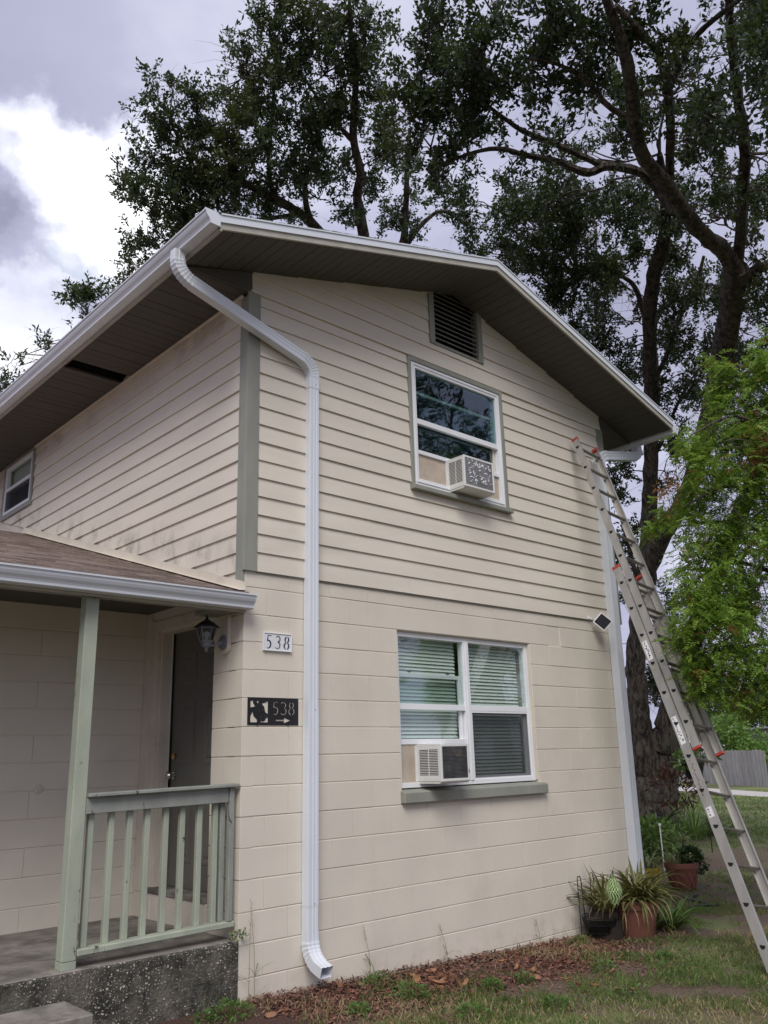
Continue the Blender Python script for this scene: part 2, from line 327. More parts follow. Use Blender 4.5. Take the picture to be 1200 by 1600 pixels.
# mulch chips
m, t, b = new_mat('bark mulch'); k = NB(t); g = k.n('ShaderNodeNewGeometry')
c = k.mix(k.rng(g.outputs['Random Per Island'], 0, 1, 0, 1, False), (0.055, 0.021, 0.013), (0.27, 0.125, 0.082))
c = k.mix(k.rng(k.noise(k.pos(), 3, 4), 0.5, 0.7, 0, 0.5), c, (0.24, 0.16, 0.115))
k.l(c, b.inputs['Base Color']); b.inputs['Roughness'].default_value = 0.9; M['mulch'] = m

# ground: mulch bed by the wall, patchy lawn, worn earth
m, t, b = new_mat('lawn and earth'); k = NB(t)
n0 = k.noise(k.pos(), 0.9, 6, 0.6, 0.3); n1 = k.noise(k.pos(), 14, 6, 0.7); n2 = k.noise(k.pos(), 90, 3); n3 = k.noise(k.pos(), 0.16, 4)
grassc = k.mix(k.rng(n1, 0.35, 0.65), (0.060, 0.075, 0.026), (0.16, 0.165, 0.065))
grassc = k.mix(k.rng(n3, 0.4, 0.65), grassc, (0.19, 0.225, 0.075))
earth = k.mix(k.rng(n2, 0.35, 0.65), (0.085, 0.056, 0.038), (0.23, 0.165, 0.115))
c = k.mix(k.rng(n0, 0.40, 0.52), grassc, earth)
sp = k.n('ShaderNodeSeparateXYZ'); k.l(k.pos(), sp.inputs[0])
far = k.rng(sp.outputs[0], 9, 16); c = k.mix(far, c, grassc)
bedn = k.math('ADD', sp.outputs[1], k.math('MULTIPLY', k.noise(k.pos(), 2.2, 4), 0.9))
bed = k.math('MULTIPLY', k.rng(bedn, -0.52, -0.30), k.rng(sp.outputs[0], 4.6, 3.6))
c = k.mix(bed, c, k.mix(k.rng(n2, 0.3, 0.7), (0.045, 0.02, 0.014), (0.14, 0.07, 0.05)))
k.l(c, b.inputs['Base Color']); b.inputs['Roughness'].default_value = 0.95
k.l(k.bump(k.math('ADD', n2, n1), 0.8, 0.03), b.inputs['Normal']); M['ground'] = m

# ------------------------------------------------------------------ mesh helpers
class MB:
    """collects vertices and faces for one mesh object"""
    def __init__(s): s.v = []; s.f = []
    def add(s, vs, fs):
        o = len(s.v); s.v += [tuple(map(float, q)) for q in vs]; s.f += [tuple(o + i for i in f) for f in fs]
        return s
    def box(s, x0, x1, y0, y1, z0, z1):
        x0, x1 = sorted((x0, x1)); y0, y1 = sorted((y0, y1)); z0, z1 = sorted((z0, z1))
        return s.add([(x0, y0, z0), (x1, y0, z0), (x1, y1, z0), (x0, y1, z0), (x0, y0, z1), (x1, y0, z1), (x1, y1, z1), (x0, y1, z1)],
                     [(0, 3, 2, 1), (4, 5, 6, 7), (0, 1, 5, 4), (1, 2, 6, 5), (2, 3, 7, 6), (3, 0, 4, 7)])
    def prism(s, poly, ext):
        """polygon of 3D points swept along ext"""
        n = len(poly); P = [np.array(p, float) for p in poly]; E = np.array(ext, float)
        vs = P + [p + E for p in P]
        return s.add(vs, [tuple(reversed(range(n))), tuple(range(n, 2 * n))] + [(i, (i + 1) % n, n + (i + 1) % n, n + i) for i in range(n)])
    def loft(s, rings, closed=True, caps=True):
        n = len(rings[0]); vs = [p for r in rings for p in r]; fs = []
        for j in range(len(rings) - 1):
            for i in range(n if closed else n - 1):
                a = j * n + i; b_ = j * n + (i + 1) % n
                fs.append((a, b_, b_ + n, a + n))
        if caps and closed:
            fs.append(tuple(reversed(range(n)))); fs.append(tuple(range((len(rings) - 1) * n, len(rings) * n)))
        return s.add(vs, fs)
    def tube(s, pts, rad, n=8, caps=True):
        pts = [np.array(p, float) for p in pts]
        if not hasattr(rad, '__len__'): rad = [rad] * len(pts)
        rings = []; up = None
        for i, p in enumerate(pts):
            d = pts[min(i + 1, len(pts) - 1)] - pts[max(i - 1, 0)]; d = d / (np.linalg.norm(d) + 1e-9)
            if up is None:
                up = np.cross(d, (0.31, 0.55, 0.77)); 
            up = up - d * np.dot(up, d); up /= np.linalg.norm(up) + 1e-9
            w = np.cross(d, up)
            rings.append([p + rad[i] * (math.cos(2 * math.pi * q / n) * up + math.sin(2 * math.pi * q / n) * w) for q in range(n)])
        return s.loft(rings, True, caps)
    def lathe(s, prof, cx=0, cy=0, n=24, cap=True):
        rings = [[(cx + r * math.cos(2 * math.pi * q / n), cy + r * math.sin(2 * math.pi * q / n), z) for q in range(n)] for r, z in prof]
        return s.loft(rings, True, cap)
    def xform(s, mat):
        s.v = [tuple(mat @ Vector(q)) for q in s.v]; return s
    def mesh(s, name, bevel=0.0, smooth=False):
        me = bpy.data.meshes.new(name); me.from_pydata(s.v, [], s.f); me.validate()
        bm = bmesh.new(); bm.from_mesh(me); bmesh.ops.recalc_face_normals(bm, faces=bm.faces)
        if bevel:
            ed = [e for e in bm.edges if len(e.link_faces) == 2 and e.calc_face_angle(0) > 0.5]
            if ed: bmesh.ops.bevel(bm, geom=ed, offset=bevel, segments=1, affect='EDGES', clamp_overlap=True)
        bm.to_mesh(me); bm.free()
        if smooth:
            me.polygons.foreach_set('use_smooth', [True] * len(me.polygons))
            try: me.set_sharp_from_angle(angle=0.7)
            except Exception: pass
        return me
    def build(s, name, mat, parent=None, bevel=0.0, smooth=False, loc=None):
        return obj(name, s.mesh(name, bevel, smooth), mat, parent, loc)

def obj(name, me, mat=None, parent=None, loc=None):
    o = bpy.data.objects.new(name, me); COL.objects.link(o)
    if mat is not None and me is not None and len(me.materials) == 0: me.materials.append(mat if not isinstance(mat, str) else M[mat])
    if parent is not None: o.parent = parent
    if loc is not None: o.location = loc
    return o
def mk(name, fn, mat, parent=None, bevel=0.0, smooth=False, loc=None):
    mb = MB(); fn(mb); return mb.build(name, M[mat] if isinstance(mat, str) else mat, parent, bevel, smooth, loc)
def tag(o, label=None, cat=None, group=None, kind=None):
    if label: o['label'] = label
    if cat: o['category'] = cat
    if group: o['group'] = group
    if kind: o['kind'] = kind
    return o
def thing(name, label, cat, loc=(0, 0, 0), group=None):
    o = bpy.data.objects.new(name, None); COL.objects.link(o); o.location = loc; o.empty_display_size = 0.1
    return tag(o, label, cat, group)
def fast_mesh(name, V, nper, mat, parent=None):
    """V: (n*nper,3) array of separate polygons with nper corners each"""
    V = np.asarray(V, np.float32).reshape(-1, 3); nv = len(V); nf = nv // nper
    me = bpy.data.meshes.new(name); me.vertices.add(nv); me.vertices.foreach_set('co', V.ravel())
    me.loops.add(nv); me.loops.foreach_set('vertex_index', np.arange(nv, dtype=np.int32))
    me.polygons.add(nf); me.polygons.foreach_set('loop_start', np.arange(0, nv, nper, dtype=np.int32))
    me.polygons.foreach_set('loop_total', np.full(nf, nper, np.int32))
    me.update(); me.validate()
    return obj(name, me, M[mat] if isinstance(mat, str) else mat, parent)

def clip(poly, a, b, c):
    """keep the part of a 2D polygon where a*u+b*v<=c"""
    out = []
    for i in range(len(poly)):
        p, q = poly[i], poly[(i + 1) % len(poly)]
        fp, fq = a * p[0] + b * p[1] - c, a * q[0] + b * q[1] - c
        if fp <= 0: out.append(p)
        if (fp < 0 < fq) or (fq < 0 < fp):
            s_ = fp / (fp - fq); out.append((p[0] + (q[0] - p[0]) * s_, p[1] + (q[1] - p[1]) * s_))
    return out

# ------------------------------------------------------------------ the ground
def sstep(x, a, b):
    t_ = min(1, max(0, (x - a) / (b - a))); return t_ * t_ * (3 - 2 * t_)
def gz(x, y):
    z = -0.15 * min(1, max(0, x / 3.75)) - 0.45 * sstep(x, 12, 40)
    return z
def ground():
    xs = np.concatenate([np.linspace(-400, -20, 9), np.linspace(-12, 14, 66), np.linspace(16, 60, 23), np.linspace(80, 600, 10)])
    ys = np.concatenate([np.linspace(-400, -20, 9), np.linspace(-12, 14, 66), np.linspace(16, 60, 23), np.linspace(80, 600, 10)])
    mb = MB(); nx, ny = len(xs), len(ys)
    for x in xs:
        for y in ys:
            b_ = 0.018 * (math.sin(x * 2.3 + y) * math.sin(y * 1.9 - x * 0.7)) if (-0.05 > y or x > 5.3) and abs(x) < 15 else 0
            mb.v.append((x, y, gz(x, y) + b_ * (1 if y < -0.3 or x > 5.5 else 0.2)))
    mb.f = [(i * ny + j, (i + 1) * ny + j, (i + 1) * ny + j + 1, i * ny + j + 1) for i in range(nx - 1) for j in range(ny - 1)]
    g = mb.build('ground', M['ground'], smooth=True); tag(g, kind='structure'); return g
ground()

# ------------------------------------------------------------------ the house
house = thing('house', 'two storey cream house with block ground floor, lap siding above and low gable roof', 'house')
L, D = 5.0, 9.0                  # gable width, depth
BH, BL, Z0 = 0.2032, 0.4064, 0.13
ZS = 2.896                       # foot of the siding
RX = 2.5; RS = 0.29              # ridge, roof slope
def rake(x): return 6.165 - RS * abs(x - RX)      # wall top under the soffit
W1 = (1.545, 3.345, 1.27, 2.568)                  # ground floor window opening
W2 = (1.80, 3.12, 3.90, 5.195)                    # upstairs window opening
W3 = (4.60, 5.50, 4.56, 5.19)                     # window in the side wall (y range)

# --- block wall, gable side
def core(mb):
    y0, y1 = 0.0055, 0.20
    mb.box(0.006, W1[0], y0, y1, -0.4, ZS); mb.box(W1[1], L, y0, y1, -0.4, ZS)
    mb.box(W1[0], W1[1], y0, y1, -0.4, 1.155); mb.box(W1[0], W1[1], y0, y1, W1[3], ZS)
bw = mk('block_wall', core, 'block', house)
def block_mesh(w, h, d=0.10, c=0.0035):
    mb = MB(); x0, x1, z0, z1 = 0, w, 0, h
    ring = lambda i, y: [(x0 + i * .35, y, z0 + i), (x1 - i * .35, y, z0 + i), (x1 - i * .35, y, z1 - i), (x0 + i * .35, y, z1 - i)]
    mb.loft([ring(0, d), ring(0, c), ring(c, 0)]); return mb.mesh('block')
_bc = {}
def put_block(u0, u1, z0, z1, side, parent, jit=0.0012):
    w = round(u1 - u0 - 0.0016, 4); h = round(z1 - z0 - 0.0055, 4)
    if w < 0.02 or h < 0.02: return
    if (w, h) not in _bc:
        _bc[(w, h)] = block_mesh(w, h); _bc[(w, h)].materials.append(M['block'])
    o = bpy.data.objects.new('block', _bc[(w, h)]); COL.objects.link(o); o.parent = parent
    j = random.uniform(-jit, jit)
    if side == 'front': o.location = (u0 + 0.0008, -j, z0 + 0.00275)
    elif side == 'left': o.location = (-j, u1 - 0.0008, z0 + 0.00275); o.rotation_euler = (random.uniform(-.001, .001), 0, -math.pi / 2)
    elif side == 'porch': o.location = (u0 + 0.0008, 1.5 - j, z0 + 0.00275)
for kk in range(-2, 14):
    z0 = Z0 + BH * kk; z1 = min(z0 + BH, ZS)
    if kk == 13: z1 = ZS
    off = 0.2032 if kk % 2 == 0 else 0.0
    xs = [0.0] + [off + BL * i for i in range(1 if off == 0 else 0, 14) if off + BL * i < L - 0.05] + [L]
    for a, b_ in zip(xs, xs[1:]):
        if kk == 12 and b_ > 1.33 and a < 3.52:            # the lintel course above the window
            continue
        segs = [(a, b_)]
        if 5 <= kk < 12:
            segs = []
            if a < W1[0]: segs.append((a, min(b_, W1[0])))
            if b_ > W1[1]: segs.append((max(a, W1[1]), b_))
        for s0, s1 in segs: put_block(s0, s1, z0, z1, 'front', bw)
put_block(1.4224 - 0.2032 + 0.0, 3.6576 - 0.2032 + 0.0, Z0 + BH * 12, Z0 + BH * 13, 'front', bw)
put_block(1.016, 1.2192, Z0 + BH * 12, Z0 + BH * 13, 'front', bw); put_block(3.4544, 3.6576 - 0.0, Z0 + BH * 12, Z0 + BH * 13, 'front', bw)

# --- block pier beside the door
PE = 0.405
pier = mk('block_pier', lambda mb: mb.box(0.006, 0.19, 0.1015, PE - 0.003, -0.4, 2.80), 'block', house)
for kk in range(-2, 13):
    z0 = Z0 + BH * kk; z1 = z0 + BH
    if kk % 2 == 0: put_block(0.0, 0.2032, z0, z1, 'left', pier); put_block(0.2032, PE, z0, z1, 'left', pier)
    else: put_block(0.0, PE, z0, z1, 'left', pier)

# --- siding, board by board
def boards(parent, side, u0, u1, zlist, holes, cuts, seed):
    rnd = random.Random(seed)
    for i in range(len(zlist) - 1):
        z0, z1 = zlist[i], zlist[i + 1] - 0.0005
        us = [u0]; q = u0 + rnd.uniform(1.0, 3.6)
        while q < u1 - 0.4: us.append(q); q += 3.66
        us.append(u1)
        mids = [us[0]] + [us[q_] + (us[q_ + 1] - us[q_]) * 0 for q_ in range(1, len(us) - 1)] + [us[-1]]
        marks = sorted({*mids, *[h[0] for h in holes if h[2] < z1 and h[3] > z0 and u0 < h[0] < u1], *[h[1] for h in holes if h[2] < z1 and h[3] > z0 and u0 < h[1] < u1]})
        for a, b_ in zip(marks, marks[1:]):
            pieces = [(z0, z1)]
            for h in holes:
                if h[0] < (a + b_) / 2 < h[1] and h[2] < z1 and h[3] > z0:
                    pieces = [(p0, p1) for (c0, c1) in pieces for (p0, p1) in ((c0, min(c1, h[2])), (max(c0, h[3]), c1)) if p1 - p0 > 0.006]
            g0 = 0.0008 if a in us else 0.0; g1 = 0.0008 if b_ in us else 0.0
            for c0, c1 in pieces:
                poly = [(a + g0, c0), (b_ - g1, c0), (b_ - g1, c1), (a + g0, c1)]
                for cu in cuts:
                    poly = clip(poly, *cu)
                    if len(poly) < 3: break
                if len(poly) < 3: continue
                bow = rnd.uniform(-0.0015, 0.0015)
                dep = lambda z: 0.0205 + bow - 0.0145 * (z - z0) / (z1 - z0)
                wa, wb = rnd.gauss(0, 0.0012), rnd.gauss(0, 0.0012); wz = lambda u, z: z + (wa + (wb - wa) * (u - a) / (b_ - a) if z < z0 + 0.002 else 0)
                fr = [(u, dep(z), wz(u, z)) for u, z in poly]; bk = [(u, -0.004, z) for u, z in poly]
                P = (lambda u, d, z: (u, -d, z)) if side == 'front' else (lambda u, d, z: (-d, u, z))
                n = len(poly); mb = MB()
                mb.add([P(*q_) for q_ in fr + bk], [tuple(range(n)), tuple(reversed(range(n, 2 * n)))] + [(k_, n + k_, n + (k_ + 1) % n, (k_ + 1) % n) for k_ in range(n)])
                mb.build('siding_board', M['siding'], parent)
SE = 0.14935
zl = [ZS + SE * i for i in range(16)] + [5.232]
zl2 = [5.232 + 0.024 + SE * i for i in range(8)]
def core2(mb):
    y0, y1 = 0.0, 0.12
    mb.prism([(0.02, y0, ZS - .05), (W2[0], y0, ZS - .05), (W2[0], y0, rake(W2[0])), (0.02, y0, rake(0.02))], (0, y1, 0))
    mb.prism([(W2[1], y0, ZS - .05), (L - .02, y0, ZS - .05), (L - .02, y0, rake(L - .02)), (W2[1], y0, rake(W2[1]))], (0, y1, 0))
    mb.box(W2[0], W2[1], y0, y1, ZS - .05, W2[2])
    V = (2.13, 2.865, 5.475)
    mb.box(W2[0], W2[1], y0, y1, W2[3], V[2])
    mb.prism([(W2[0], y0, V[2]), (V[0], y0, V[2]), (V[0], y0, rake(V[0])), (W2[0], y0, rake(W2[0]))], (0, y1, 0))
    mb.prism([(V[1], y0, V[2]), (W2[1], y0, V[2]), (W2[1], y0, rake(W2[1])), (V[1], y0, rake(V[1]))], (0, y1, 0))
gs = mk('gable_siding', core2, 'siding', house)
cutsF = [(RS, 1, 6.165 + RS * RX), (-RS, 1, 6.165 - RS * RX)]
holesF = [(1.773, 3.147, 3.872, 5.222), (2.10, 2.895, 5.465, 7)]
boards(gs, 'front', 0.098, L - 0.095, zl, holesF, cutsF, 3)
boards(gs, 'front', 0.012, L - 0.005, zl2, holesF, cutsF, 5)
mk('drip_strip', lambda mb: (mb.box(0.0, L - .003, -0.026, 0.0, 5.233, 5.2395), mb.box(0.0, L - .003, -0.0215, 0.0, 5.2395, 5.2558)), 'siding', gs)
mk('starter_strip', lambda mb: mb.box(0.1, L - 0.1, -0.010, 0.004, ZS - 0.012, ZS), 'grey', gs)
# corner boards
def cb(mb): mb.box(-0.024, 0.094, -0.024, 0.0, ZS - 0.004, 5.232)
mk('corner_board', cb, 'grey', house, 0.002)
mk('corner_board', lambda mb: mb.box(-0.0235, 0.0, 0.001, 0.092, 2.775, 5.20), 'grey', house, 0.002)
mk('corner_board', lambda mb: mb.box(L - 0.092, L + 0.024, -0.024, 0.0, ZS - 0.004, 5.232), 'grey', house, 0.002)

# --- side wall (upper storey)
FL = lambda y: 2.795 + 0.307 * y                         # where the wing roof meets the wall
def core3(mb):
    mb.box(0.0, 0.12, 0.122, W3[0], 2.801, 5.30); mb.box(0.0, 0.12, W3[1], D, 2.801, 5.30)
    mb.box(0.0, 0.12, W3[0], W3[1], 2.801, W3[2]); mb.box(0.0, 0.12, W3[0], W3[1], W3[3], 5.30)
ss = mk('side_siding', core3, 'siding', house)
zl3 = [2.746 + SE * i for i in range(17)]
boards(ss, 'left', 0.094, D, zl3[:-1] + [5.125], [(4.545, 5.555, 4.50, 5.23)], [(0.307, -1, -2.80)], 9)
mk('frieze_board', lambda mb: mb.box(-0.018, 0.0, 0.094, 4.545, 5.1265, 5.226), 'siding', ss, 0.002)
mk('frieze_board', lambda mb: mb.box(-0.018, 0.0, 5.555, D, 5.1265, 5.226), 'siding', ss, 0.002)
mk('cove_strip', lambda mb: mb.box(-0.045, -0.018, 0.05, 4.54, 5.198, 5.2262), 'cream', ss, 0.006)
def rest(mb):
    mb.box(L - 0.12, L, 0.122, D, -0.4, 5.30); mb.box(0.0, L, D, D + 0.12, -0.4, 5.30)
    mb.prism([(0, D, 5.3), (L, D, 5.3), (RX, D, 6.16)], (0, .12, 0))
    mb.box(0.0, 0.12, 1.62, D, -0.4, 2.80)
mk('back_walls', rest, 'siding', house)
mk('upper_floor', lambda mb: mb.box(0.125, L - 0.125, 0.205, D - 0.01, 2.62, 2.80), 'interior', house)
mk('partition', lambda mb: (mb.box(0.13, L - 0.13, 2.9, 3.0, -0.1, 2.62), mb.box(0.13, L - 0.13, 2.9, 3.0, 2.80, 5.3), mb.box(0.13, L - 0.13, 0.125, 2.89, 5.24, 5.29)), 'interior', house)
mk('ground_floor', lambda mb: mb.box(0.2, L - 0.13, 0.21, D - 0.01, -0.3, 0.3), 'interior', house)

# --- gable vent
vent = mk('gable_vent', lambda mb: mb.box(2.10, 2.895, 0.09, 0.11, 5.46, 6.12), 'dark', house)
mk('frame', lambda mb: mb.box(2.10, 2.168, -0.034, 0.02, 5.462, rake(2.10)), 'grey', vent, 0.002)
mk('frame', lambda mb: mb.box(2.822, 2.892, -0.034, 0.02, 5.462, rake(2.892)), 'grey', vent, 0.002)
mk('frame', lambda mb: mb.box(2.168, 2.822, -0.030, 0.02, 5.462, 5.482), 'grey', vent, 0.002)
sl = MB(); sl.prism([(2.169, -0.018, 0.0), (2.169, -0.014, 0.0), (2.169, 0.036, 0.040), (2.169, 0.028, 0.048)], (0.652, 0, 0)); slm = sl.mesh('slat'); slm.materials.append(M['louver'])
for i in range(12):
    o = obj('slat', slm, None, vent); o.location = (0, 0, 5.487 + i * 0.053)

# --- main roof
OX, OY = 0.66, 0.605
def roofz(x): return 6.262 - RS * abs(x - RX)
def roofside(s):
    xe = RX + s * (RX + OX)
    def f(mb):
        pts = [(RX, roofz(RX)), (xe, roofz(xe)), (xe, roofz(xe) - 0.02), (RX, roofz(RX) - 0.02)]
        mb.prism([(x, -OY + 0.02, z) for x, z in pts], (0, D + OY + 0.55, 0))
    return f
for s in (-1, 1): mk('roof_deck', roofside(s), 'mossroof', house)
# shingle courses on the main roof, seen as a ragged edge
def shing(s):
    def f(mb):
        n = 24
        for i in range(n):
            a0 = (RX + OX + 0.02) * (1 - i / n); a1 = (RX + OX) * (1 - (i + 1.5) / n)
            a1 = max(a1, 0)
            y = -OY - 0.012
            while y < D + 0.5:
                w = random.uniform(0.25, 0.34); lift = random.uniform(0.0, 0.006); e_ = random.uniform(-0.008, 0.006) if y < -OY else 0
                z0 = roofz(RX + a0) + 0.010 + lift; z1 = roofz(RX + a1) + 0.003
                mb.add([(RX + s * a0, y + e_, z0), (RX + s * a0, y + w - 0.004, z0), (RX + s * a1, y + w - 0.004, z1), (RX + s * a1, y + e_, z1),
                        (RX + s * a0, y + e_, z0 - 0.007), (RX + s * a0, y + w - 0.004, z0 - 0.007), (RX + s * a1, y + e_, z1 - 0.007)],
                       [(0, 1, 2, 3), (0, 4, 5, 1), (0, 3, 6, 4)])
                y += w
    return f
for s in (-1, 1):
    o = mk('roof_shingles', shing(s), 'mossroof', house); o['kind'] = 'stuff'
# rake fascia: painted board with a white metal cap above it
for s in (-1, 1):
    xe = RX + s * (RX + OX)
    fb = lambda mb: mb.prism([(RX, -OY, roofz(RX) - 0.118), (xe, -OY, roofz(xe) - 0.118), (xe, -OY, roofz(xe) - 0.058), (RX, -OY, roofz(RX) - 0.058)], (0, 0.022, 0))
    mk('rake_board', fb, 'fascia', house)
    fw = lambda mb: (mb.prism([(RX, -OY - 0.012, roofz(RX) - 0.066), (xe, -OY - 0.012, roofz(xe) - 0.066), (xe, -OY - 0.012, roofz(xe) + 0.003), (RX, -OY - 0.012, roofz(RX) + 0.003)], (0, 0.0115, 0)),
                     mb.prism([(RX, -OY - 0.020, roofz(RX) - 0.008), (xe, -OY - 0.020, roofz(xe) - 0.008), (xe, -OY - 0.020, roofz(xe) + 0.004), (RX, -OY - 0.020, roofz(RX) + 0.004)], (0, 0.0075, 0)))
    mk('drip_cap', fw, 'white', house)
# sloped rake soffit, plank by plank
rs = thing('rake_soffit', None, None); rs.parent = house
for k_ in ('label', 'category'):
    if k_ in rs: del rs[k_]
pw = 0.105; csl = math.cos(math.atan(RS)); 
for s in (-1, 1):
    n = int((RX + OX - 0.02) / (pw * csl))
    for i in range(n + 1):
        a0 = i * pw * csl; a1 = min(a0 + pw * csl - 0.005, RX + OX - 0.022)
        if a1 - a0 < 0.01: continue
        zz = lambda a: 6.262 - 0.122 - RS * a
        dz = random.uniform(-0.0012, 0.0012)
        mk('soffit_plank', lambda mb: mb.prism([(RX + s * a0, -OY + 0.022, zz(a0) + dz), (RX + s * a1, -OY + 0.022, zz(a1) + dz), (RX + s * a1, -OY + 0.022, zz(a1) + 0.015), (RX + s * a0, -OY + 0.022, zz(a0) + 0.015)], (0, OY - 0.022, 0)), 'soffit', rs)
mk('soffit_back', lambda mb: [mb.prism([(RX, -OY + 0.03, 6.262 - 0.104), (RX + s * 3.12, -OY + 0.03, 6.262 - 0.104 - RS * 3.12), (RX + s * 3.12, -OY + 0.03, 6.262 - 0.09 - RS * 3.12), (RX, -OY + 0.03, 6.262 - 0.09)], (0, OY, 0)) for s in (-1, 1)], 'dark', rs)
# level eave soffit on the left with one board fallen out; closed eave on the right
es = thing('eave_soffit', None, None); es.parent = house
for k_ in ('label', 'category'):
    if k_ in es: del es[k_]
y = 0.012
while y < D + 0.4:
    if not (2.02 < y + 0.05 < 2.27):
        dz = random.uniform(-0.0015, 0.0015); yy = y
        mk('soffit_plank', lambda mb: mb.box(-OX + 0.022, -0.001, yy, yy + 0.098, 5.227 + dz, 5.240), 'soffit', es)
    y += 0.103
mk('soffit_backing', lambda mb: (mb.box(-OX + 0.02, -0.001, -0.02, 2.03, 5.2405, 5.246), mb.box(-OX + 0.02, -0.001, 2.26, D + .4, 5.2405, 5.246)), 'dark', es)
mk('soffit_closure', lambda mb: mb.prism([(-OX + 0.02, -0.022, 5.222), (0.0, -0.022, 5.222), (0.0, -0.022, rake(0) - 0.03), (-OX + 0.02, -0.022, rake(-OX) - 0.03)], (0, 0.020, 0)), 'soffit', es)
mk('soffit_closure', lambda mb: mb.prism([(L + OX - 0.02, -0.022, 5.222), (L, -0.022, 5.222), (L, -0.022, rake(L) - 0.03), (L + OX - 0.02, -0.022, rake(L + OX) - 0.03)], (0, 0.020, 0)), 'soffit', es)
mk('soffit_panel', lambda mb: mb.box(L + 0.001, L + OX - 0.02, 0.0, D + .4, 5.227, 5.242), 'soffit', es)
mk('rafter', lambda mb: mb.prism([(-OX + 0.03, 2.06, 5.26), (0, 2.06, 5.30), (0, 2.06, 5.38), (-OX + 0.03, 2.06, 5.30)], (0, 0.04, 0)), 'rust', es)
mk('rafter', lambda mb: mb.box(-OX + 0.025, -OX + 0.06, 2.03, 2.26, 5.25, 5.32), 'rust', es)
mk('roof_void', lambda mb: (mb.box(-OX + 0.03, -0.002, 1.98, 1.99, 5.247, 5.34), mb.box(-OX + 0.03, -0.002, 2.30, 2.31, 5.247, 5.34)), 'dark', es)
for s in (-1, 1):
    x = RX + s * (RX + OX)
    mk('eave_board', lambda mb: mb.box(x - s * 0.022, x, -OY + 0.001, D + .5, 5.218, 5.345), 'fascia', house)

# --- gutters (ogee profile, open on top)
def gutter_profile():
    # out, up: outside face from the back bottom round to the rolled lip, then back inside
    outer = [(0.0, 0.0), (0.072, 0.0), (0.080, 0.004), (0.082, 0.020), (0.090, 0.034), (0.104, 0.050), (0.114, 0.068), (0.118, 0.088), (0.127, 0.089), (0.128, 0.100), (0.118, 0.102)]
    inner = [(0.115, 0.098), (0.113, 0.090), (0.110, 0.069), (0.100, 0.053), (0.086, 0.037), (0.078, 0.022), (0.076, 0.006), (0.070, 0.004), (0.004, 0.004), (0.004, 0.100), (0.0, 0.100)]
    return outer + inner
def gutter(name, origin, out, along, length, parent):
    o_, a_, u_ = np.array(out, float), np.array(along, float), np.array((0, 0, 1.0)); og = np.array(origin, float)
    prof = gutter_profile(); mb = MB()
    mb.loft([[og + o_ * p + u_ * q for p, q in prof], [og + o_ * p + u_ * q + a_ * length for p, q in prof]], True, False)
    g = mb.build(name, M['white'], parent)
    cap = [(0.0, -0.002), (0.074, -0.002), (0.083, 0.003), (0.085, 0.020), (0.093, 0.033), (0.107, 0.049), (0.117, 0.067), (0.121, 0.086), (0.130, 0.087), (0.131, 0.104), (0.0, 0.104)]
    for e_ in (0.0, length):
        sgn = -1 if e_ == 0 else 1
        cm = MB(); cm.prism([og + o_ * p + u_ * q + a_ * (e_ - (0.004 if sgn > 0 else 0)) for p, q in cap], a_ * 0.006 * (1 if sgn > 0 else -1)); cm.build('end_cap', M['white'], g)
    return g
gutter('gutter', (-OX - 0.001, -OY - 0.004, 5.243), (-1, 0, 0), (0, 1, 0), D + 1.0, house)
gutter('gutter', (L + OX + 0.001, -OY - 0.004, 5.182), (1, 0, 0), (0, 1, 0), D + 1.0, house)
gutter('gutter', (-5.0, -0.032, 2.588), (0, -1, 0), (1, 0, 0), 5.008, house)

# --- downspouts: ribbed rectangular pipe swept along a path, crimped elbows
def dspipe(path, w=0.098, d=0.076, crimp=(), parent=None, upref=(1, 0, 0)):
    """path points; w runs along upref (turned to stay square to the path), d along the other side"""
    pts = [np.array(p, float) for p in path]; rings = []
    prof = []
    hw, hd = w / 2, d / 2
    # ribbed front and back (two shallow flutes), plain sides
    fr = [(-1, 0), (-0.86, 1), (-0.5, 1), (-0.42, 0.93), (-0.1, 0.93), (-0.04, 1), (0.04, 1), (0.1, 0.93), (0.42, 0.93), (0.5, 1), (0.86, 1)]
    front = [(-0.93, -1), (-0.52, -1), (-0.46, -0.93), (-0.16, -0.93), (-0.1, -1), (0.1, -1), (0.16, -0.93), (0.46, -0.93), (0.52, -1), (0.93, -1)]
    side = [(1, -0.9), (1, 0.9)]
    back = [(0.93, 1), (-0.93, 1)]
    side2 = [(-1, 0.9), (-1, -0.9)]
    prof = front + side + back + side2
    ref = np.array(upref, float)
    for i, p in enumerate(pts):
        t_ = pts[min(i + 1, len(pts) - 1)] - pts[max(i - 1, 0)]; t_ /= np.linalg.norm(t_)
        a = ref - t_ * np.dot(ref, t_); a /= np.linalg.norm(a); b_ = np.cross(t_, a)
        if b_[1] < 0 and abs(b_[1]) > 0.2: b_ = -b_
        sc = 1.0 + (0.06 if (i in crimp and i % 2) else 0.0)
        rings.append([p + a * (hw * sc * x) + b_ * (hd * sc * z) for x, z in prof])
    return rings
def arc(c0, c1, c2, n):
    """smooth bend from c0 to c2 round corner c1"""
    c0, c1, c2 = (np.array(q, float) for q in (c0, c1, c2))
    return [(1 - s_) ** 2 * c0 + 2 * s_ * (1 - s_) * c1 + s_ ** 2 * c2 for s_ in np.linspace(0, 1, n)]
def ribbed(path, crimp, parent, name, upref=(1, 0, 0), caps=False, w=0.098, d=0.076):
    mb = MB(); mb.loft(dspipe(path, w, d, crimp, None, upref), True, caps); return mb.build(name, M['white'], parent)
DX, DY = 0.609, -0.042
DXB = 0.572
dsp = thing('downspout', None, None); dsp.parent = house
for k_ in ('label', 'category'):
    if k_ in dsp: del dsp[k_]
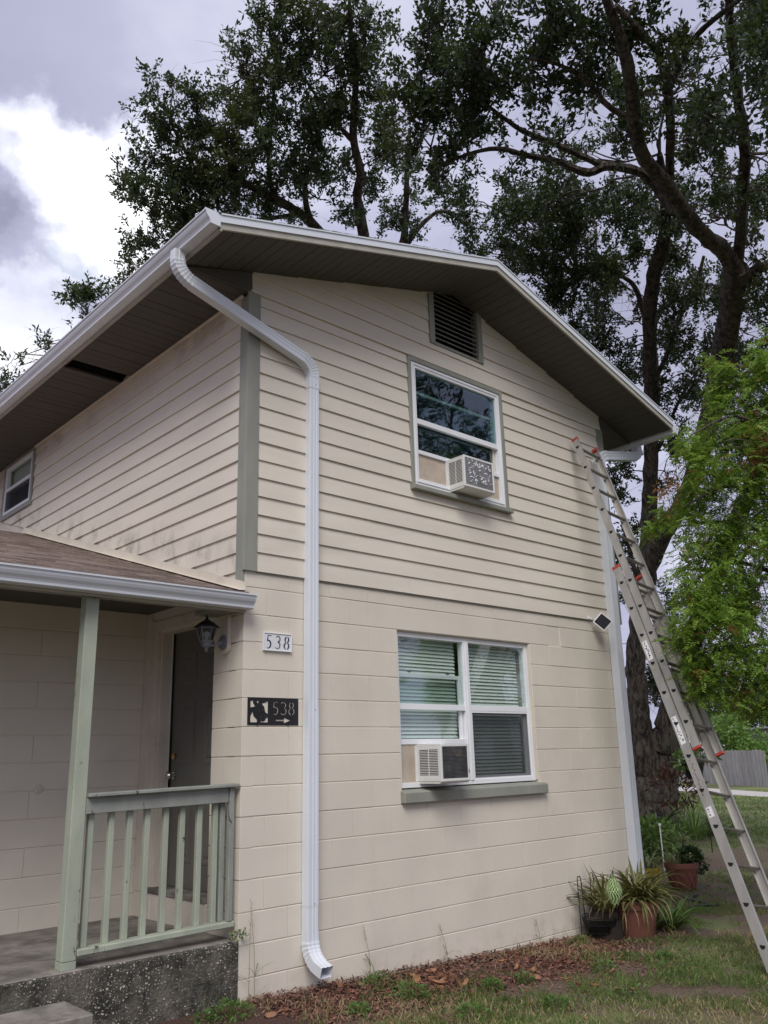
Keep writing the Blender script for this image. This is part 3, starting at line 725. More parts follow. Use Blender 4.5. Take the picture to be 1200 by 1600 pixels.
A = np.array((-0.735, -0.135, 5.245)); A1 = np.array((-0.735, -0.132, 5.19)); Bc = np.array((-0.735, -0.128, 5.075)); C_ = np.array((-0.60, -0.122, 5.03))
E0 = np.array((0.475, -0.070, 4.765)); E1 = np.array((DX, DY, 4.73)); E2 = np.array((DX, DY, 4.62))
# upper elbow, sloping run, lower elbow; the slope stays in the wall's plane
NEL = 17
el1 = [A] + arc(A1, Bc, C_, NEL); el2 = arc(E0, E1, E2, NEL) + [np.array((DX, DY, 4.52))]
def ds2(path, crimp, parent, name, w, d):
    """pipe bending within the x-z plane: broad face towards -y"""
    pts = [np.array(p, float) for p in path]; rings = []
    front = [(-0.93, -1), (-0.52, -1), (-0.46, -0.93), (-0.16, -0.93), (-0.1, -1), (0.1, -1), (0.16, -0.93), (0.46, -0.93), (0.52, -1), (0.93, -1)]
    prof = front + [(1, -0.9), (1, 0.9), (0.93, 1), (-0.93, 1), (-1, 0.9), (-1, -0.9)]
    for i, p in enumerate(pts):
        t_ = pts[min(i + 1, len(pts) - 1)] - pts[max(i - 1, 0)]; t_ /= np.linalg.norm(t_)
        b_ = np.array((0, 1.0, 0)); b_ -= t_ * np.dot(b_, t_); b_ /= np.linalg.norm(b_)
        a = np.cross(b_, t_); 
        if i == 0: a0 = a
        if np.dot(a, a0) < 0 and i == 0: a = -a
        sc = 1.0 + (0.065 if (i in crimp and i % 2) else 0.0)
        rings.append([p + a * (w / 2 * sc * x) + b_ * (d / 2 * sc * z) for x, z in prof])
    mb = MB(); mb.loft(rings, True, False); return mb.build(name, M['white'], parent)
ds2(el1, range(2, NEL + 1), dsp, 'elbow', 0.092, 0.07)
ds2([C_ + (C_ - Bc) * -0.05, E0 + (E1 - E0) * 0.1], (), dsp, 'sloping_pipe', 0.098, 0.076)
ds2(el2, range(1, NEL - 1), dsp, 'elbow', 0.100, 0.078)
dxz = lambda z: DXB + (DX - DXB) * (z - 0.4) / 4.1
ds2([(dxz(4.53), DY, 4.53), (dxz(1.86), DY, 1.86)], (), dsp, 'pipe', 0.095, 0.073)
ds2([(dxz(1.87), DY, 1.87), (dxz(0.52), DY, 0.52)], (), dsp, 'pipe', 0.098, 0.076)
ds2([(dxz(0.53), DY, 0.53), (DXB, DY, 0.30)], (), dsp, 'pipe', 0.095, 0.073)
# kick-out elbow bends in the y-z plane
def ds3(path, crimp, parent, name, w, d, xref=(1, 0, 0)):
    pts = [np.array(p, float) for p in path]; rings = []
    front = [(-0.93, -1), (-0.52, -1), (-0.46, -0.93), (-0.16, -0.93), (-0.1, -1), (0.1, -1), (0.16, -0.93), (0.46, -0.93), (0.52, -1), (0.93, -1)]
    prof = front + [(1, -0.9), (1, 0.9), (0.93, 1), (-0.93, 1), (-1, 0.9), (-1, -0.9)]
    X = np.array(xref, float)
    for i, p in enumerate(pts):
        t_ = pts[min(i + 1, len(pts) - 1)] - pts[max(i - 1, 0)]; t_ /= np.linalg.norm(t_)
        a = X; b_ = np.cross(a, t_); b_ /= np.linalg.norm(b_)
        if i == 0: s0 = 1 if b_[1] > 0 else -1
        b_ = b_ * s0
        sc = 1.0 + (0.065 if (i in crimp and i % 2) else 0.0)
        rings.append([p + a * (w / 2 * sc * x) + b_ * (d / 2 * sc * z) for x, z in prof])
    mb = MB(); mb.loft(rings, True, False)
    # inner skin gives the mouth a wall thickness
    rin = [[p0 + (c - p0) * 0.04 for p0 in r] for r, c in zip(rings, [sum(r) / len(r) for r in rings])]
    mb.loft(list(reversed(rin)), True, False)
    return mb.build(name, M['white'], parent)
KX = DXB
ds3([(KX, DY, 0.36)] + arc((KX, DY, 0.31), (KX, DY, 0.165), (KX, -0.20, 0.125), 17) + [(KX, -0.225, 0.117)], range(2, 15), dsp, 'elbow', 0.1, 0.078)
for z in (1.88, 0.535, 4.56):
    mk('screw', lambda mb: mb.lathe([(0.004, 0), (0.004, 0.002), (0.001, 0.003)], n=8), 'steel', dsp).matrix_basis = Matrix.Translation((dxz(z) + 0.012, DY - 0.0365, z)) @ Matrix.Rotation(math.pi / 2, 4, 'X')
# far downspout at the other corner
dsf = thing('downspout', None, None); dsf.parent = house
for k_ in ('label', 'category'):
    if k_ in dsf: del dsf[k_]
FX, FY = 4.83, -0.052
F0 = np.array((5.72, -0.06, 5.186)); F1 = np.array((5.72, -0.06, 5.16)); F2 = np.array((5.72, -0.062, 5.05)); F3 = np.array((5.59, -0.064, 5.02))
G0 = np.array((4.97, -0.058, 4.89)); G1 = np.array((FX, FY, 4.86)); G2 = np.array((FX, FY, 4.73))
ds2([F0] + arc(F1, F2, F3, NEL), range(2, NEL + 1), dsf, 'elbow', 0.105, 0.08)
ds2([F3, G0], (), dsf, 'sloping_pipe', 0.108, 0.082)
ds2(arc(G0, G1, G2, NEL) + [np.array((FX, FY, 4.64))], range(1, NEL - 1), dsf, 'elbow', 0.116, 0.1)
ds2([(FX, FY, 4.66), (FX - 0.03, FY, 1.9)], (), dsf, 'pipe', 0.112, 0.096)
ds2([(FX - 0.03, FY, 1.92), (FX - 0.06, FY, -0.12)], (), dsf, 'pipe', 0.116, 0.1)

# ------------------------------------------------------------------ windows
def sub_empty(name, parent):
    o = bpy.data.objects.new(name, None); COL.objects.link(o); o.parent = parent; o.empty_display_size = 0.1; return o
def frame_rect(mb, x0, x1, z0, z1, w, y0, y1):
    mb.box(x0, x0 + w, y0, y1, z0, z1); mb.box(x1 - w, x1, y0, y1, z0, z1)
    mb.box(x0 + w, x1 - w, y0, y1, z0, z0 + w); mb.box(x0 + w, x1 - w, y0, y1, z1 - w, z1)
def slats(x0, x1, z0, z1, y, pitch=0.033, tilt=0.9):
    def f(mb):
        z = z1 - 0.01; dy, dz = 0.0165 * math.cos(tilt), 0.0165 * math.sin(tilt)
        while z > z0:
            q = random.uniform(-0.0015, 0.0015)
            mb.prism([(x0, y - dy, z - dz + q), (x0, y + dy, z + dz + q), (x0, y + dy + 0.0005, z + dz + 0.0012 + q), (x0, y - dy, z - dz + 0.0014 + q)], (x1 - x0, 0, 0))
            z -= pitch
    return f
# ground floor twin window
win1 = sub_empty('window', house); win1['label'] = 'white twin ground floor window with closed blinds'
YW = 0.036
mk('frame', lambda mb: frame_rect(mb, 1.548, 3.335, 1.272, 2.562, 0.040, YW, YW + 0.07), 'vinyl', win1, 0.002)
mk('mullion', lambda mb: (mb.box(2.405, 2.475, YW - 0.004, YW + 0.07, 1.306, 2.528), mb.box(2.428, 2.452, YW - 0.010, YW - 0.004, 1.306, 2.528)), 'vinyl', win1, 0.002)
mk('reveal', lambda mb: (mb.box(3.335, 3.3445, 0.01, 0.19, 1.28, 2.566)), 'cream', win1)
def sash(x0, x1, z0, z1, y, w=0.03, mat='vinyl', parent=win1):
    return mk('sash', lambda mb: frame_rect(mb, x0, x1, z0, z1, w, y, y + 0.026), mat, parent, 0.002)
def pane(x0, x1, z0, z1, y, parent, mat='glass'):
    return mk('pane', lambda mb: mb.box(x0, x1, y, y + 0.003, z0, z1), mat, parent)
# left unit: fixed upper light, the lower sash pushed up behind it above the air conditioner
mk('meeting_rail', lambda mb: mb.box(1.582, 2.405, YW + 0.004, YW + 0.034, 1.905, 1.955), 'vinyl', win1, 0.002)
pane(1.582, 2.405, 1.955, 2.528, YW + 0.018, win1)
sash(1.59, 2.395, 1.62, 2.215, YW + 0.036, 0.034)
pane(1.60, 2.38, 1.65, 2.19, YW + 0.048, win1)
mk('filler_panel', lambda mb: mb.box(1.584, 1.785, YW + 0.02, YW + 0.03, 1.306, 1.635), 'filler', win1)
mk('filler_panel', lambda mb: mb.box(2.115, 2.404, YW + 0.02, YW + 0.03, 1.306, 1.635), 'filler', win1)
mk('head_rail', lambda mb: mb.box(1.584, 2.404, YW + 0.012, YW + 0.038, 1.618, 1.662), 'vinyl', win1, 0.003)
# right unit: closed single hung with an insect screen below
mk('meeting_rail', lambda mb: mb.box(2.475, 3.301, YW + 0.004, YW + 0.034, 1.905, 1.955), 'vinyl', win1, 0.002)
pane(2.475, 3.301, 1.955, 2.528, YW + 0.018, win1)
pane(2.475, 3.301, 1.306, 1.93, YW + 0.045, win1)
sash(2.478, 3.298, 1.306, 1.94, YW + 0.036, 0.036)
mk('insect_screen', lambda mb: mb.box(2.490, 3.286, YW + 0.012, YW + 0.0125, 1.32, 1.905), 'screen', win1)
mk('screen_frame', lambda mb: frame_rect(mb, 2.476, 3.300, 1.307, 1.906, 0.016, YW + 0.006, YW + 0.02), 'vinyl', win1)
for a, b_ in ((1.60, 2.39), (2.49, 3.28)):
    s_ = mk('blind', slats(a, b_, 1.62 if a < 2 else 1.31, 2.53, YW + 0.105, 0.032, 1.04), 'blind', win1); s_['kind'] = 'stuff'
mk('latch', lambda mb: (mb.box(1.72, 1.76, YW + 0.030, YW + 0.037, 2.222, 2.232), mb.box(2.20, 2.24, YW + 0.030, YW + 0.037, 2.222, 2.232)), 'dark', win1)
def sillf(mb):
    mb.prism([(1.530, -0.055, 1.158), (1.530, 0.10, 1.158), (1.530, 0.10, 1.272), (1.530, -0.045, 1.246), (1.530, -0.055, 1.238)], (1.875, 0, 0))
mk('window_sill', sillf, 'grey', win1, 0.004)
mk('lintel_lip', lambda mb: mb.box(1.548, 3.342, 0.02, YW, 2.5625, 2.5675), 'cream', win1)

# upstairs window
win2 = sub_empty('window', house); win2['label'] = 'white upstairs gable window reflecting the trees'
mk('casing', lambda mb: (mb.box(1.772, 1.812, -0.032, 0.02, 3.93, 5.222), mb.box(3.108, 3.148, -0.032, 0.02, 3.93, 5.222), mb.box(1.812, 3.108, -0.032, 0.02, 5.176, 5.222)), 'grey', win2, 0.002)
mk('window_sill', lambda mb: mb.prism([(1.758, -0.075, 3.868), (1.758, 0.06, 3.868), (1.758, 0.06, 3.93), (1.758, -0.03, 3.93), (1.758, -0.075, 3.905)], (1.404, 0, 0)), 'grey', win2, 0.003)
Y2 = -0.022
mk('frame', lambda mb: frame_rect(mb, 1.813, 3.107, 3.931, 5.175, 0.062, Y2, Y2 + 0.08), 'vinyl', win2, 0.003)
mk('frame_lip', lambda mb: frame_rect(mb, 1.835, 3.085, 3.953, 5.153, 0.012, Y2 - 0.008, Y2), 'vinyl', win2, 0.002)
mk('meeting_rail', lambda mb: mb.box(1.875, 3.045, Y2 + 0.006, Y2 + 0.04, 4.545, 4.600), 'vinyl', win2, 0.003)
pane(1.875, 3.045, 4.60, 5.113, Y2 + 0.022, win2, 'glassdark')
mk('sash', lambda mb: frame_rect(mb, 1.88, 3.04, 4.25, 4.90, 0.03, Y2 + 0.048, Y2 + 0.074), 'cream', win2, 0.002)
pane(1.905, 3.01, 4.275, 4.875, Y2 + 0.06, win2, 'glassdark')
mk('head_rail', lambda mb: mb.box(1.876, 3.044, Y2 + 0.012, Y2 + 0.045, 4.245, 4.285), 'vinyl', win2, 0.003)
mk('filler_panel', lambda mb: mb.box(1.876, 2.27, Y2 + 0.03, Y2 + 0.04, 3.993, 4.246), 'filler', win2)
mk('filler_panel', lambda mb: mb.box(2.71, 3.044, Y2 + 0.03, Y2 + 0.04, 3.993, 4.246), 'filler', win2)
mk('curtain', lambda mb: mb.loft([[(1.86 + 0.02 * i, 0.34 + 0.015 * math.sin(i * 1.3), z) for i in range(63)] for z in (3.95, 5.15)], False, False), 'curtain', win2)

# window high in the side wall
win3 = sub_empty('window', house); win3['label'] = 'small dark window high in the side wall under the eave'
mk('casing', lambda mb: (mb.box(-0.032, 0.0, 4.546, 4.60, 4.50, 5.226), mb.box(-0.032, 0.0, 5.50, 5.554, 4.50, 5.226), mb.box(-0.034, 0.0, 4.60, 5.50, 4.50, 4.56), mb.box(-0.034, 0.0, 4.60, 5.50, 5.19, 5.226)), 'grey', win3, 0.002)
def fr3(mb):
    for (a, b_, c0, c1) in ((4.601, 4.645, 4.561, 5.189), (5.455, 5.499, 4.561, 5.189), (4.645, 5.455, 4.561, 4.60), (4.645, 5.455, 5.15, 5.189), (4.645, 5.455, 4.86, 4.905)):
        mb.box(-0.026, 0.03, a, b_, c0, c1)
mk('frame', fr3, 'vinyl', win3, 0.002)
mk('pane', lambda mb: mb.box(-0.004, -0.001, 4.645, 5.455, 4.905, 5.15), 'glass', win3)
mk('pane', lambda mb: mb.box(0.006, 0.009, 4.645, 5.455, 4.60, 4.86), 'glass', win3)
mk('insect_screen', lambda mb: mb.box(-0.014, -0.0135, 4.645, 5.455, 4.60, 4.86), 'screen', win3)
mk('shade', lambda mb: mb.box(0.06, 0.065, 4.6, 5.5, 4.88, 5.2), 'blind', win3)

# ------------------------------------------------------------------ porch and wing
SZ = 0.376
# porch back wall in painted block
pw_ = mk('porch_wall', lambda mb: mb.box(-5.0, 0.10, 1.506, 1.61, -0.3, 2.90), 'block', house)
for kk in range(1, 14):
    z0 = Z0 + BH * kk; z1 = z0 + BH
    cuts_ = [-3.1] + ([-2.0, -0.9] if kk % 2 else [-1.45]) + [-0.001]      # head joints are filled and painted over; a few hairlines remain
    for a, b_ in zip(cuts_, cuts_[1:]): put_block(a, b_, z0, z1, 'porch', pw_, 0.0006)
mk('wall_cap', lambda mb: (mb.lathe([(0.0, 0.0), (0.034, 0.0), (0.036, 0.006), (0.028, 0.012), (0.016, 0.012), (0.014, 0.02), (0.0, 0.021)], n=20)), 'cream', pw_, 0, True).matrix_basis = Matrix.Translation((-0.833, 1.5, 1.36)) @ Matrix.Rotation(math.pi / 2, 4, 'X')
# door recess: jambs, casing and threshold
XD = 0.125
door = sub_empty('door', house); door['label'] = 'dark grey panelled front door set back in the porch'
mk('door_leaf', lambda mb: mb.box(XD, XD + 0.045, 0.34, 1.252, 0.60, 2.575), 'door', door, 0.002)
def panel(y0, y1, z0, z1):
    def f(mb):
        r = lambda i, x: [(x, y0 + i, z0 + i), (x, y1 - i, z0 + i), (x, y1 - i, z1 - i), (x, y0 + i, z1 - i)]
        mb.loft([r(-0.012, XD + 0.001), r(-0.012, XD - 0.004), r(0.006, XD - 0.004), r(0.020, XD - 0.0008), r(0.032, XD - 0.0008), r(0.050, XD - 0.007)], True, True)
    return f
for (y0, y1) in ((0.88, 1.09), (0.50, 0.71)):
    for (z0, z1) in ((2.10, 2.38), (1.52, 1.98), (0.80, 1.37)):
        mk('door_panel', panel(y0, y1, z0, z1), 'door', door)
mk('jamb', lambda mb: (mb.box(0.02, XD + 0.05, 1.256, 1.30, 0.56, 2.62), mb.box(0.02, XD + 0.05, 0.41, 1.256, 2.578, 2.62), mb.box(XD - 0.02, XD - 0.002, 1.236, 1.256, 0.60, 2.578)), 'cream', door, 0.002)
mk('weather_strip', lambda mb: mb.box(XD - 0.016, XD - 0.001, 1.226, 1.2358, 0.60, 2.575), 'dark', door)
mk('casing', lambda mb: (mb.box(-0.012, 0.02, 1.282, 1.365, 0.56, 2.68), mb.box(-0.018, 0.02, 1.366, 1.40, 0.56, 2.70), mb.box(-0.012, 0.02, 0.41, 1.282, 2.60, 2.68)), 'cream', door, 0.002)
mk('threshold', lambda mb: mb.box(-0.02, XD + 0.05, 0.408, 1.29, 0.56, 0.597), 'concrete', door, 0.004)
mk('door_step', lambda mb: (mb.box(-0.012, 0.12, 0.408, 0.81, SZ - 0.02, 0.558), mb.box(-0.012, 0.12, 0.813, 1.22, SZ - 0.02, 0.5575), mb.box(-0.012, 0.12, 1.223, 1.498, SZ - 0.02, 0.557)), 'block', door, 0.003)
def knob(y, z, mat, r, ln):
    mb = MB(); mb.lathe([(0.0, 0), (r * 1.05, 0), (r * 1.05, 0.008), (r * 0.45, 0.012), (r * 0.42, ln * 0.45), (r * 0.9, ln * 0.6), (r, ln * 0.8), (r * 0.75, ln), (0, ln * 1.02)], n=20)
    o = mb.build('door_knob' if mat == 'steel' else 'deadbolt', M[mat], door, 0, True)
    o.matrix_basis = Matrix.Translation((XD - 0.002, y, z)) @ Matrix.Rotation(-math.pi / 2, 4, 'Y')
knob(1.165, 1.425, 'steel', 0.030, 0.068); knob(1.165, 1.575, 'brass', 0.026, 0.024)
mk('strike_plate', lambda mb: mb.box(XD - 0.024, XD - 0.0205, 1.238, 1.254, 1.40, 1.46), 'steel', door)
# strip of wall between the casing and the porch corner
mk('porch_return', lambda mb: (mb.box(0.0, 0.12, 1.302, 1.505, SZ - .02, 2.80), mb.box(0.0, 0.12, 0.41, 1.302, 2.622, 2.80)), 'block', house)
mk('corner_bead', lambda mb: mb.box(-0.016, 0.0, 1.402, 1.496, 0.56, 2.76), 'cream', house, 0.002)
# slab, ceiling, header, post
def slab(mb):
    mb.box(-5.0, -0.002, 0.0, 1.504, -0.3, SZ)
slab_o = mk('porch_slab', slab, 'concrete', house, 0.006)
mk('slab_edge', lambda mb: mb.loft([[(-5.0 + 0.1 * i, -0.008 - 0.004 * math.sin(i * 1.7), z) for i in range(51)] for z in (-0.3, 0.15, 0.155, SZ - 0.016)] + [[(-5.0 + 0.1 * i, 0.001, SZ - 0.004) for i in range(51)]], False, False), 'aggregate', slab_o)
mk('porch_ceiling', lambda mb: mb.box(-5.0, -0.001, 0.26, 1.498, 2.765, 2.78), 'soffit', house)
mk('porch_header', lambda mb: mb.box(-5.0, -0.20, 0.03, 0.118, 2.585, 2.705), 'grey', house, 0.003)
mk('porch_header', lambda mb: mb.box(-0.199, -0.001, 0.005, 0.37, 2.582, 2.615), 'grey', house, 0.003)
mk('porch_fascia', lambda mb: mb.box(-5.0, -0.002, -0.031, -0.008, 2.572, 2.698), 'fascia', house, 0.002)
post = mk('porch_post', lambda mb: mb.box(-1.185, -1.097, 0.030, 0.118, SZ + 0.045, 2.586), 'post', house, 0.004)
mk('post_base', lambda mb: mb.box(-1.186, -1.096, 0.029, 0.119, SZ, SZ + 0.043), 'post', post, 0.002)
# railing
rail = sub_empty('railing', house)
mk('rail_cap', lambda mb: mb.prism([(-1.095, -0.012, 1.331), (-0.012, -0.012, 1.350), (-0.012, -0.012, 1.372), (-1.095, -0.012, 1.353)], (0, 0.132, 0)), 'rail', rail, 0.004)
mk('top_rail', lambda mb: mb.prism([(-1.095, 0.032, 1.232), (-0.075, 0.032, 1.250), (-0.075, 0.032, 1.349), (-1.095, 0.032, 1.331)], (0, 0.038, 0)), 'rail', rail, 0.003)
mk('bottom_rail', lambda mb: mb.prism([(-1.095, 0.022, 0.440), (-0.014, 0.022, 0.455), (-0.014, 0.022, 0.494), (-1.095, 0.022, 0.479)], (0, 0.088, 0)), 'post', rail, 0.006)
mk('end_post', lambda mb: mb.box(-0.072, -0.034, 0.020, 0.058, 0.494, 1.349), 'rail', rail, 0.003)
mk('end_post', lambda mb: mb.box(-0.110, -0.072, 0.075, 0.112, 0.494, 1.336), 'rail', rail, 0.003)
for i in range(8):
    x = -1.052 + i * 0.127; dz = 0.018 * (x + 1.095)
    xx = x + random.uniform(-0.005, 0.005)
    mk('baluster', lambda mb: mb.box(xx, xx + 0.037, 0.072, 0.109, 0.478 + dz * 0.8, 1.30 + dz), 'post', rail, 0.003)
# wing roof over the porch
SL = 0.307
def wr(mb):
    y0, y1 = -0.075, 4.70
    mb.prism([(-5.2, y0, 2.700), (-5.2, y1, 2.70 + SL * (y1 - y0)), (-5.2, y1, 2.685 + SL * (y1 - y0)), (-5.2, y0, 2.685)], (5.197, 0, 0))
    mb.prism([(-5.2, y1, 2.70 + SL * (y1 - y0)), (-5.2, y1 + 4.3, 2.70 + SL * 0.5), (-5.2, y1 + 4.3, 2.685 + SL * .5), (-5.2, y1, 2.685 + SL * (y1 - y0))], (5.197, 0, 0))
wro = mk('wing_roof', wr, 'shingle', house)
def wsh(mb):
    y = -0.105; row = 0; ex = 0.137
    sl_len = 4.78 * math.hypot(1, SL)
    n = int(sl_len / ex)
    for r_ in range(n):
        y0 = -0.105 + r_ * ex / math.hypot(1, SL); y1 = y0 + 1.12 * ex / math.hypot(1, SL)
        x = -4.0 + random.uniform(-0.3, 0)
        while x < -0.035:
            w = random.uniform(0.10, 0.30); x1 = min(x + w - 0.003, -0.032); th = random.uniform(0.006, 0.014); e_ = random.uniform(0, 0.006)
            z0 = 2.703 + SL * (y0 + 0.075); z1 = 2.703 + SL * (y1 + 0.075)
            mb.add([(x, y0 - e_, z0 + th), (x1, y0 - e_, z0 + th), (x1, y1, z1 + 0.004), (x, y1, z1 + 0.004), (x, y0 - e_, z0), (x1, y0 - e_, z0), (x, y1, z1), (x1, y1, z1)],
                   [(0, 1, 2, 3), (0, 4, 5, 1), (1, 5, 7, 2), (0, 3, 6, 4)])
            x += w
o = mk('shingles', wsh, 'shingle', wro); o['kind'] = 'stuff'
def flash(mb):
    for a, b_ in ((-0.06, 1.25), (1.255, 2.85), (2.855, 4.69)):
        za, zb = 2.712 + SL * (a + .075), 2.712 + SL * (b_ + .075)
        mb.prism([(-0.030, a, za), (-0.030, b_, zb), (-0.028, b_, zb + 0.075), (-0.028, a, za + 0.075)], (0.006, 0, 0))
        mb.prism([(-0.085, a, za + 0.010), (-0.085, b_, zb + 0.010), (-0.030, b_, zb + 0.013), (-0.030, a, za + 0.013)], (0, 0, 0.002))
mk('flashing', flash, 'cream', wro)
# concrete step in front of the porch
st = mk('concrete_step', lambda mb: mb.box(-3.2, -1.165, -0.40, -0.016, -0.2, 0.232), 'concrete', None, 0.008)
tag(st, 'worn grey concrete step below the porch slab edge', 'step')

# ------------------------------------------------------------------ wall lantern
lan = thing('wall_lantern', 'grey coach lantern with glass sides on the porch wall beside the door', 'wall lamp', (0, 0.24, 2.40))
LC = Vector((-0.170, 0.235, 0))
def rel(o): o.parent = lan; o.matrix_parent_inverse = Matrix.Identity(4); o.location = Vector(o.location) - Vector((0, 0.24, 2.40)); return o
def plate(mb):
    pts = []
    for i in range(13):
        a = math.pi + math.pi * i / 12; pts.append((0, 0.215 + 0.055 * math.cos(a), 2.345 + 0.055 * math.sin(a)))
    pts += [(0, 0.27, 2.582), (0, 0.16, 2.582)]
    mb.prism([(-0.034, y, z) for _, y, z in pts], (0.0335, 0, 0))
rel(mk('mounting_board', plate, 'cream', None, 0.002))
mbk = MB(); mbk.lathe([(0.0, 0.0), (0.056, 0.0), (0.054, 0.010), (0.040, 0.018), (0.018, 0.022), (0.012, 0.035), (0.0, 0.036)], n=24)
o = mbk.build('back_plate', M['lantern'], None, 0, True); o.matrix_basis = Matrix.Translation((-0.034, 0.222, 2.375)) @ Matrix.Rotation(-math.pi / 2, 4, 'Y'); o.parent = lan; o.location -= Vector((0, 0.24, 2.40))
rel(mk('arm', lambda mb: mb.tube([(-0.05, 0.222, 2.375), (-0.085, 0.226, 2.362), (-0.12, 0.23, 2.352), (LC.x, LC.y, 2.356)], [0.015, 0.011, 0.011, 0.016], 10), 'lantern', None, 0, True))
def hexring(r, z, n=6): return [(LC.x + r * math.cos(2 * math.pi * (q + .5) / n), LC.y + r * math.sin(2 * math.pi * (q + .5) / n), z) for q in range(n)]
rel(mk('base', lambda mb: (mb.loft([hexring(0.002, 2.298), hexring(0.010, 2.302), hexring(0.014, 2.325), hexring(0.020, 2.334), hexring(0.036, 2.340), hexring(0.038, 2.366), hexring(0.046, 2.372), hexring(0.046, 2.378)])), 'lantern', None))
rel(mk('roof', lambda mb: mb.loft([hexring(0.094, 2.478), hexring(0.094, 2.483), hexring(0.062, 2.510), hexring(0.048, 2.520), hexring(0.014, 2.540), hexring(0.010, 2.552), hexring(0.002, 2.578)]), 'blackmetal', None))
def bars(mb):
    b0, b1 = hexring(0.045, 2.374), hexring(0.077, 2.480)
    for p, q in zip(b0, b1): mb.tube([p, q], 0.0045, 6)
    for rr, z in ((0.046, 2.379), (0.076, 2.474)):
        h = hexring(rr, z)
        for i in range(6): mb.tube([h[i], h[(i + 1) % 6]], 0.004, 6)
rel(mk('cage', bars, 'lantern', None))
rel(mk('lamp_glass', lambda mb: mb.loft([hexring(0.043, 2.376), hexring(0.073, 2.478)], True, False), 'lampglass', None))
rel(mk('bulb', lambda mb: mb.lathe([(0.0, 2.376), (0.012, 2.38), (0.012, 2.40), (0.024, 2.425), (0.022, 2.445), (0.0, 2.455)], LC.x, LC.y, 14), 'vinyl', None, 0, True))

# ------------------------------------------------------------------ stroke lettering
def stroke(pl, w):
    pl = [np.array(p, float) for p in pl]; Lft, Rgt = [], []
    for i, p in enumerate(pl):
        d = pl[min(i + 1, len(pl) - 1)] - pl[max(i - 1, 0)]; d /= np.linalg.norm(d) + 1e-9; n = np.array((-d[1], d[0]))
        ww = w(i / (len(pl) - 1)) if callable(w) else w
        Lft.append(p + n * ww / 2); Rgt.append(p - n * ww / 2)
    return Lft, Rgt
def arcp(cx, cy, rx, ry, a0, a1, n=14): return [(cx + rx * math.cos(R(a)), cy + ry * math.sin(R(a))) for a in np.linspace(a0, a1, n)]
def digit(ch):
    """strokes in a unit box, 0.6 wide and 1 high"""
    if ch == '5': return [[(0.52, 0.97), (0.16, 0.97), (0.11, 0.56)] + arcp(0.24, 0.30, 0.28, 0.29, 105, -115, 16)]
    if ch == '3': return [arcp(0.27, 0.75, 0.24, 0.22, 150, -80, 14) + arcp(0.27, 0.27, 0.28, 0.26, 85, -150, 16)]
    if ch == '8': return [arcp(0.3, 0.75, 0.20, 0.22, -75, 75, 10), arcp(0.3, 0.75, 0.20, 0.22, 105, 255, 10), arcp(0.3, 0.26, 0.26, 0.25, 78, -80, 12), arcp(0.3, 0.26, 0.26, 0.25, 102, 260, 12)]
# glazed number tiles
tilet = thing('house_number_plaque', 'small white glazed tile plaque reading 538 on the cream block wall', 'house number', (0.29, -0.004, 2.37))
def relto(t_, o): o.parent = t_; o.location = Vector(o.location) - t_.location; return o
TX0, TX1, TZ0, TZ1 = 0.166, 0.424, 2.306, 2.442
relto(tilet, mk('frame', lambda mb: frame_rect(mb, TX0, TX1, TZ0, TZ1, 0.007, -0.020, 0.0), 'vinyl', None, 0.0015))
tw = (TX1 - TX0 - 0.014) / 3
for i, ch in enumerate('538'):
    x0 = TX0 + 0.007 + i * tw
    tl = relto(tilet, mk('tile', lambda mb: mb.box(x0 + 0.0006, x0 + tw - 0.0006, -0.014, -0.001, TZ0 + 0.0072, TZ1 - 0.0072), 'tile', None, 0.0015))
    mb = MB()
    sc = 0.098
    for pl in digit(ch):
        q = [(x0 + 0.014 + (p[0] + 0.10 * p[1]) * sc * 0.82, TZ0 + 0.018 + p[1] * sc) for p in pl]
        lf, rg = stroke(q, lambda s_: 0.005 + 0.0085 * math.sin(math.pi * min(1, s_ * 0.9 + 0.1)))
        for a in range(len(q) - 1):
            mb.prism([(lf[a][0], -0.0144, lf[a][1]), (lf[a + 1][0], -0.0144, lf[a + 1][1]), (rg[a + 1][0], -0.0144, rg[a + 1][1]), (rg[a][0], -0.0144, rg[a][1])], (0, 0.0008, 0))
    nm = mb.build('numeral', M['navy' if ch != '3' else 'brownglaze'], None); nm.location = -Vector((0.29, -0.004, 2.37)); nm.parent = tilet
for x in (0.20, 0.335):
    relto(tilet, mk('screw', lambda mb: mb.box(x, x + 0.012, -0.0165, -0.014, 2.362, 2.374), 'vinyl', None, 0.003))

